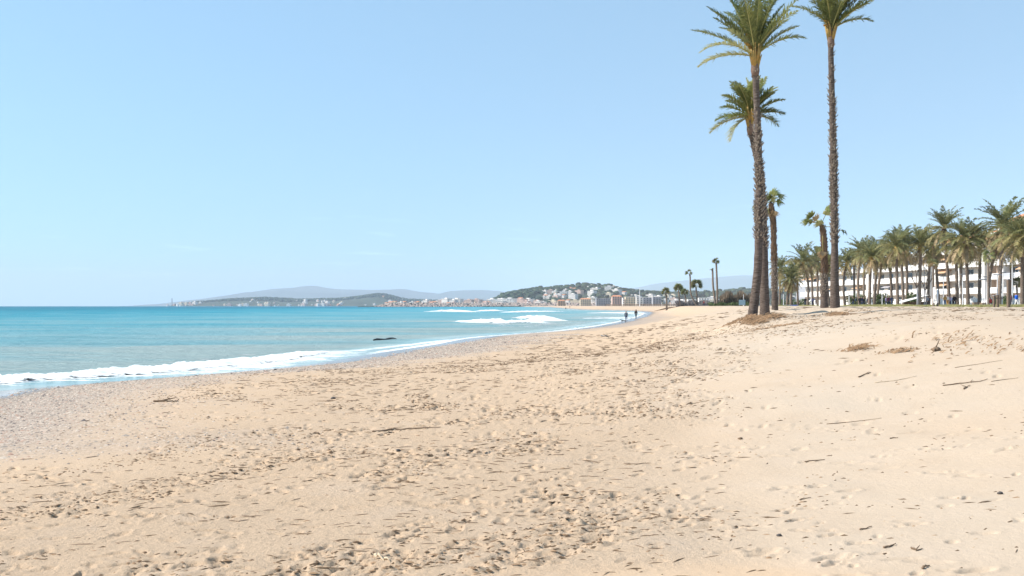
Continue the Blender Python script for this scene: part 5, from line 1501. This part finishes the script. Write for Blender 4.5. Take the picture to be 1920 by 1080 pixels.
# single sticks one can point to
def stick(label, pts_px, r, mat, side=(), lift=.0, name='stick', cat='stick'):
    P = [hit(a, b) for a, b in pts_px]
    o0 = P[0].copy()
    t = []
    for i in range(len(P) - 1):
        for k in range(4):
            q = P[i].lerp(P[i + 1], k / 4); q.z = gz(q.x, q.y) + r * .6 + lift * math.sin(math.pi * (i + k / 4) / (len(P) - 1)); t.append(q - o0)
    q = P[-1].copy(); q.z += r * .6; t.append(q - o0)
    jr = random.Random(len(label))
    t = [p + Vector((jr.uniform(-1, 1), jr.uniform(-1, 1), jr.uniform(0, 1))) * r * .7 for p in t]
    mb = MB(); mb.tube(t, [r * (1 - .6 * i / (len(t) - 1)) * jr.uniform(.85, 1.15) for i in range(len(t))], 6)
    for (f, dx, dy, dz_) in side:
        p = t[int(f * (len(t) - 1))]; mb.tube([p, p + Vector((dx, dy, dz_)) * .6, p + Vector((dx, dy, dz_ * 1.1))], [r * .6, r * .5, r * .2], 5)
    return tag(mb.build(name, M[mat], None, smooth=True, loc=o0), label, cat)
stick('longest thin dark stick on the pale smooth sand', [(1768, 724), (1800, 720), (1838, 716), (1852, 712)], .010, 'driftwood', [(.5, .1, .12, .03)])
stick('thin stick continuing the line of the longest dark one', [(1858, 716), (1885, 712), (1909, 709)], .006, 'driftwood')
stick('short twig lying just beneath the longest dark stick', [(1806, 731), (1812, 727), (1819, 724)], .012, 'driftwood', [(.5, -.06, .1, .03)])
stick('slender curved stick in the middle of the smooth sand', [(1550, 796), (1585, 793), (1620, 789), (1653, 785)], .006, 'driftwood')
stick('half buried pale branch on the trodden sand', [(699, 810), (740, 806), (790, 804), (826, 803)], .016, 'driftwood')
stick('bleached stick pointing to a hollow near the bottom edge', [(702, 1045), (715, 1049), (732, 1055)], .014, 'driftwood_pale')
stick('fine twig on the smooth sand below the palm clump', [(1275, 762), (1295, 757), (1326, 753)], .009, 'driftwood')
stick('forked twig below the heap of dry frond bits', [(1610, 708), (1622, 703), (1633, 699)], .013, 'driftwood', [(.6, .12, .1, .04)])
stick('faint long twig buried on the smooth bank', [(1640, 718), (1680, 714), (1718, 706)], .008, 'driftwood_pale')
stick('small upright root sticking out of the bank', [(1752, 660), (1755, 657), (1759, 655)], .022, 'driftwood', [(.5, .08, 0, .16)], .05, 'root_stub', 'root')
stick('dark curved twig in the lower part of the smooth sand', [(1509, 867), (1525, 865), (1545, 863)], .009, 'driftwood')
stick('little straight twig near the damp patch', [(1500, 939), (1508, 936), (1520, 935)], .007, 'driftwood')
stick('short dark twig near the bottom of the smooth sand', [(1612, 995), (1622, 993), (1634, 989)], .007, 'driftwood')
stick('short thick twig below the short dark one', [(1657, 1028), (1668, 1026), (1678, 1022)], .009, 'driftwood')
stick('bent twig with a side shoot low on the pale sand', [(1708, 1029), (1718, 1034), (1730, 1032)], .008, 'driftwood', [(.5, .05, .05, .02)])
stick('dark twig almost at the lower edge of the view', [(1728, 1068), (1734, 1064), (1742, 1063)], .010, 'driftwood')
stick('small twig in the footprints line across the pale sand', [(1668, 823), (1676, 822), (1684, 822)], .009, 'driftwood')
stick('long low twig on the sand at the lowest part of the bank', [(1790, 690), (1830, 684), (1880, 676)], .006, 'driftwood')
stick('dark twig by the churned sand in the centre', [(835, 768), (842, 772), (846, 773)], .012, 'driftwood')
stick('driftwood branch lying on the wet shingle edge far down', [(1128, 631), (1138, 632), (1146, 630)], .035, 'wet_wood', [(.3, .2, .2, .06), (.7, -.2, .3, .08)], .0, 'driftwood_branch', 'driftwood')
stick('thin dark branch on the shingle beside the water', [(288, 754), (312, 754), (336, 752)], .025, 'driftwood', [(.3, .3, .2, .05)], 0, 'driftwood_branch', 'driftwood')
# log in the shallows
a = Vector((*water_pt(700, 638.5), .04)); b = Vector((*water_pt(743, 636), .07))
mb = MB(); t_ = [a.lerp(b, k / 6) - a + Vector((0, 0, .05 * math.sin(k * 1.7))) for k in range(7)]
mb.tube(t_, [.05, .08, .09, .08, .08, .06, .03], 8); mb.tube([t_[3], t_[3] + Vector((.1, .2, .12))], [.03, .01], 5)
tag(mb.build('floating_log', M['wet_wood'], None, smooth=True, loc=a), 'dark soaked log lying in the shallow water', 'log')
# stones
def stone(label, pxx, pyy, r, mat, seed):
    p = hit(pxx, pyy); t, f = blob_template(seed, 6, 9)
    me = mesh_np('stone', t * np.array([r, r * .8, r * .6]), f, [M[mat]]); return tag(link('stone', me, None, (p.x, p.y, p.z + r * .25)), label, 'stone')
stone('dark wet stone at the lip of the wash', 516, 694, .06, 'rock_dark', 1)
stone('small dark stone on the sand below the shingle', 625, 748, .055, 'rock_dark', 2)
stone('dark lump of wood on the pale bank', 1755, 658, .10, 'driftwood', 3)
stone('dark pebble on the lower pale sand', 1461, 1006, .022, 'rock_dark', 4)
stone('brown stone left of the lone twigs on the smooth sand'.replace('left of', 'beside'), 1388, 824, .035, 'driftwood', 5)
stone('dark stone on the trodden sand near the centre', 747, 846, .035, 'rock_dark', 6)
stone('tiny black stone near the end of the smooth footprints', 1875, 927, .028, 'rock_dark', 7)

# ------------------------------------------------------------------ people
def person(label, loc, rz, h=1.72, top='black', legs='navy', pose='walk', hat=None, seed=0, group=None, hood=False, bulk=1.0):
    """one continuous body grown on a skeleton, in walking, standing or sitting pose"""
    rg = random.Random(seed); s = h / 1.72
    sw = rg.uniform(.16, .3) if pose == 'walk' else rg.uniform(.02, .06)
    seat = pose == 'sit'
    hip = .92 if not seat else .48
    J = {}
    J['pelvis'] = (0, 0, hip); J['belly'] = (0, .01, hip + .18); J['chest'] = (0, .0 + (.03 if seat else 0), hip + .36); J['neck'] = (0, .03, hip + .54); J['jaw'] = (0, .055, hip + .62); J['head'] = (0, .05, hip + .72); J['crown'] = (0, .035, hip + .79)
    for sd, n in ((1, 'l'), (-1, 'r')):
        f = sw * sd
        J['hip' + n] = (.10 * sd, 0, hip - .04)
        if seat:
            J['knee' + n] = (.13 * sd, .42, .50); J['ank' + n] = (.13 * sd, .45, .08); J['toe' + n] = (.14 * sd, .60, .035)
        else:
            J['knee' + n] = (.10 * sd, f * .55 + .03, .49); J['ank' + n] = (.10 * sd, f * 1.1 - .02, .085); J['toe' + n] = (.115 * sd, f * 1.1 + .13, .04)
        J['sho' + n] = (.185 * sd, 0, hip + .47); J['elb' + n] = (.235 * sd, -f * .5 - .02, hip + .20); J['wri' + n] = (.24 * sd, -f * 1.0 + .08, hip - .02); J['hand' + n] = (.235 * sd, -f * 1.05 + .11, hip - .11)
    E = [('pelvis', 'belly'), ('belly', 'chest'), ('chest', 'neck'), ('neck', 'jaw'), ('jaw', 'head'), ('head', 'crown')]
    for n in 'lr':
        E += [('pelvis', 'hip' + n), ('hip' + n, 'knee' + n), ('knee' + n, 'ank' + n), ('ank' + n, 'toe' + n), ('chest', 'sho' + n), ('sho' + n, 'elb' + n), ('elb' + n, 'wri' + n), ('wri' + n, 'hand' + n)]
    RD = dict(pelvis=.145, belly=.135, chest=.155, neck=.058, jaw=.075, head=.098, crown=.07, hip=.10, knee=.062, ank=.045, toe=.035, sho=.068, elb=.048, wri=.034, hand=.038)
    names = list(J); me = bpy.data.meshes.new('skeleton'); me.from_pydata([tuple(c * s for c in J[n]) for n in names], [(names.index(a), names.index(b)) for a, b in E], [])
    o = bpy.data.objects.new('person', me); COL.objects.link(o)
    sk = o.modifiers.new('skin', 'SKIN'); sb = o.modifiers.new('sub', 'SUBSURF'); sb.levels = 1; sb.render_levels = 1
    for i, n in enumerate(names):
        key = n if n in RD else n[:-1]
        r = RD[key] * s * (bulk if key in ('pelvis', 'belly', 'chest', 'sho', 'elb') else 1)
        me.skin_vertices[0].data[i].radius = (r, r * .8 if key in ('chest', 'belly') else r); me.skin_vertices[0].data[i].use_root = (n == 'pelvis')
    dg = bpy.context.evaluated_depsgraph_get(); dg.update()
    nm = bpy.data.meshes.new_from_object(o.evaluated_get(dg)); nm.name = 'person'
    o.modifiers.clear(); o.data = nm; bpy.data.meshes.remove(me)
    mats = [M['cloth_' + top], M['cloth_' + legs], M['skin'], M['hair'], M['cloth_black']]
    for m_ in mats: nm.materials.append(m_)
    for p in nm.polygons:
        p.use_smooth = True
        c = p.center / s; z = c.z
        if z > hip + .57: mi = 3 if (z > hip + .73 or c.y < .045) else 2
        elif z > hip + .52: mi = 2
        elif abs(c.x) > .19 and z < hip - .03 and not seat: mi = 2
        elif z < .09: mi = 4
        elif z < hip + .02: mi = 1
        else: mi = 0
        if mi == 1 and abs(c.x) > .19 and z > hip - .1 and not seat: mi = 0
        p.material_index = mi
    o.location = loc; o.rotation_euler = (0, 0, rz)
    tag(o, label, 'person', group)
    if hood:
        t, f = blob_template(seed, 6, 9); hd = mesh_np('hood', t * np.array([.125, .13, .145]) * s, f, [M['cloth_' + top]])
        link('hood', hd, o, (0, .02 * s, (hip + .70) * s))
    return o
def at(pxx, d):
    x = (pxx - 960) / FPX * d; return Vector((x, d, gz(x, d)))
p1 = hit(1174, 607.5); p1 = Vector(((1174 - 960) / FPX * 155, 155, 0)); p1.z = max(gz(p1.x, p1.y), .02)
person('walker in a grey jacket with light trousers at the edge of the wash', p1, R(170), 1.74, 'grey', 'denim', 'walk', seed=1, bulk=1.25)
p2 = Vector(((1192.5 - 960) / FPX * 196, 196, 0)); p2.z = max(gz(p2.x, p2.y), .02)
person('walker all in black, farther down the water line', p2, R(185), 1.78, 'black', 'black', 'walk', seed=2, hood=True, bulk=1.3)
# dog by the first walker
def dog(label, loc, rz, s):
    J = [((0, .38, .42), .085), ((0, .10, .44), .10), ((0, -.22, .43), .075), ((0, -.36, .44), .06), ((0, -.5, .50), .02), ((0, .52, .56), .055), ((0, .62, .64), .06), ((0, .74, .60), .035), ((0, .82, .58), .025)]
    E = [(0, 1), (1, 2), (2, 3), (3, 4), (0, 5), (5, 6), (6, 7), (7, 8)]
    for sd in (1, -1):
        k = len(J); J += [((.09 * sd, .36, .30), .045), ((.09 * sd, .37 + .06 * sd, .15), .026), ((.09 * sd, .38 + .08 * sd, .02), .024)]; E += [(0, k), (k, k + 1), (k + 1, k + 2)]
        k = len(J); J += [((.09 * sd, -.30, .30), .055), ((.09 * sd, -.42 - .05 * sd, .17), .024), ((.09 * sd, -.38 - .06 * sd, .02), .024)]; E += [(3, k), (k, k + 1), (k + 1, k + 2)]
        k = len(J); J += [((.05 * sd, .60, .73), .014)]; E += [(6, k)]
    me = bpy.data.meshes.new('dog'); me.from_pydata([tuple(c * s for c in j[0]) for j in J], E, [])
    o = bpy.data.objects.new('dog', me); COL.objects.link(o); o.modifiers.new('skin', 'SKIN'); sb = o.modifiers.new('sub', 'SUBSURF'); sb.levels = 1
    for i, j in enumerate(J):
        me.skin_vertices[0].data[i].radius = (j[1] * s, j[1] * s); me.skin_vertices[0].data[i].use_root = (i == 1)
    dg = bpy.context.evaluated_depsgraph_get(); dg.update(); nm = bpy.data.meshes.new_from_object(o.evaluated_get(dg)); o.modifiers.clear(); o.data = nm
    nm.materials.append(M['cloth_black'])
    for p in nm.polygons: p.use_smooth = True
    o.location = loc; o.rotation_euler = (0, 0, rz); return tag(o, label, 'dog')
pd = Vector(((1169.3 - 960) / FPX * 150, 150, 0)); pd.z = max(gz(pd.x, pd.y), .02)
dog('small black dog in front of the walker in the grey jacket', pd, R(70), 0.72)
# distant bathers by the end of the water
for (a, d, lb) in ((1061, 640, 'distant dark figure standing in the water by the far sand'), (1068.5, 900, 'distant dark figure standing beyond the end of the surf')):
    x = (a - 960) / FPX * d; person(lb, Vector((x, d, max(gz(x, d), -.3))), R(20), 1.8, 'black', 'navy', 'stand', seed=a, bulk=1.3)
FAR = [(1135, 760), (1162, 745), (1181, 730), (1207, 690)]
for i, (a, d) in enumerate(FAR):
    x = (a - 960) / FPX * d; person('distant stroller in dark clothes before the timber fence', Vector((x, d, gz(x, d))), R(90), 1.75, 'black', 'navy', 'walk', seed=60 + i, bulk=1.3, group='strollers before the timber fence')
person('person in a red top near the leaning fan palm', at(1320, 300), R(90), 1.7, 'red', 'navy', 'walk', seed=71)
PP = [(1600, 176, 'black', 'navy', 'walk', 'person in black walking at the head of the dark clothed group'), (1604.5, 177, 'navy', 'black', 'stand', 'person in navy standing second in the dark clothed group'),
      (1612, 175, 'black', 'black', 'stand', 'person in black beside the dark date palm trunk'), (1616, 177, 'navy', 'denim', 'stand', 'person in navy and jeans in the middle of the dark clothed group'),
      (1620, 175, 'black', 'navy', 'walk', 'person in a black coat behind the thin stemmed date palm'), (1626.5, 178, 'navy', 'black', 'walk', 'person at the tail of the dark clothed group'),
      (1510, 200, 'black', 'navy', 'walk', 'person in black by the tall curved date palm trunk'), (1524, 205, 'lilac', 'navy', 'stand', 'person in lilac under the lilac grey block'),
      (1530, 200, 'black', 'navy', 'walk', 'person in black next to the bare fan palm'), (1661, 170, 'lilac', 'navy', 'walk', 'person in lilac walking before the clipped hedge'),
      (1666.5, 172, 'maroon', 'navy', 'walk', 'person in maroon walking before the white wall'), (1672, 170, 'navy', 'denim', 'walk', 'person in jeans near the pale trunk'),
      (1740, 158, 'grey', 'black', 'stand', 'person in a dark grey coat near the shower'), (1743.5, 160, 'black', 'black', 'stand', 'person in black close behind the grey coated one'),
      (1772, 150, 'ochre', 'denim', 'stand', 'person in an ochre jacket by the tall curved palm'), (1776.5, 152, 'white', 'ochre', 'stand', 'person in a white top beside the ochre jacket'),
      (1782, 150, 'lilac', 'navy', 'stand', 'person in a lilac jacket at the foot of the tall curved palm'), (1786.5, 151, 'navy', 'black', 'stand', 'person in navy among the coats by the lamp post'),
      (1790, 150, 'black', 'black', 'stand', 'person in black beside the slim date palm'), (1857, 140, 'red', 'navy', 'sit', 'person in red sitting under the leaning date palm'),
      (1895, 132, 'maroon', 'navy', 'stand', 'person in maroon beside the bright blue jacket'), (1905.5, 122, 'blue', 'white', 'walk', 'person in a puffy bright blue jacket and white trousers')]
for i, (a, d, tp, lg, ps, lb) in enumerate(PP):
    q = at(a, d); q.z = max(q.z, 2.56 if q.x > 57 else q.z)
    if ps == 'sit':
        bn = empty('bench', q, R(90), 'dark bench under the person in red', 'bench')
        mb = MB(); mb.box(-.6, .6, -.2, .2, .38, .43); mb.build('seat', M['wood_dark'], bn)
        for x in (-.5, .5):
            mb = MB(); mb.box(x - .04, x + .04, -.18, .18, 0, .378); mb.build('leg', M['post_grey'], bn)
    person(lb, q, R([80, -100, 170, 20][i % 4]), 1.62 + .05 * (i % 4), tp, lg, ps, seed=100 + i, bulk=1.7 if tp == 'blue' else 1.25)

# ------------------------------------------------------------------ haze
hb = MB().box(-42000, 42000, -4500, 25500, -130, 760)
hm = bpy.data.materials.new('haze'); hm.use_nodes = True
nt = hm.node_tree; nt.nodes.remove(nt.nodes['Principled BSDF'])
vp = nt.nodes.new('ShaderNodeVolumePrincipled')
vp.inputs['Density'].default_value = HAZE_DENSITY
vp.inputs['Color'].default_value = (0.74, 0.80, 0.91, 1)
nt.links.new(vp.outputs[0], nt.nodes['Material Output'].inputs['Volume'])
tag(hb.build('haze', hm), kind='stuff')
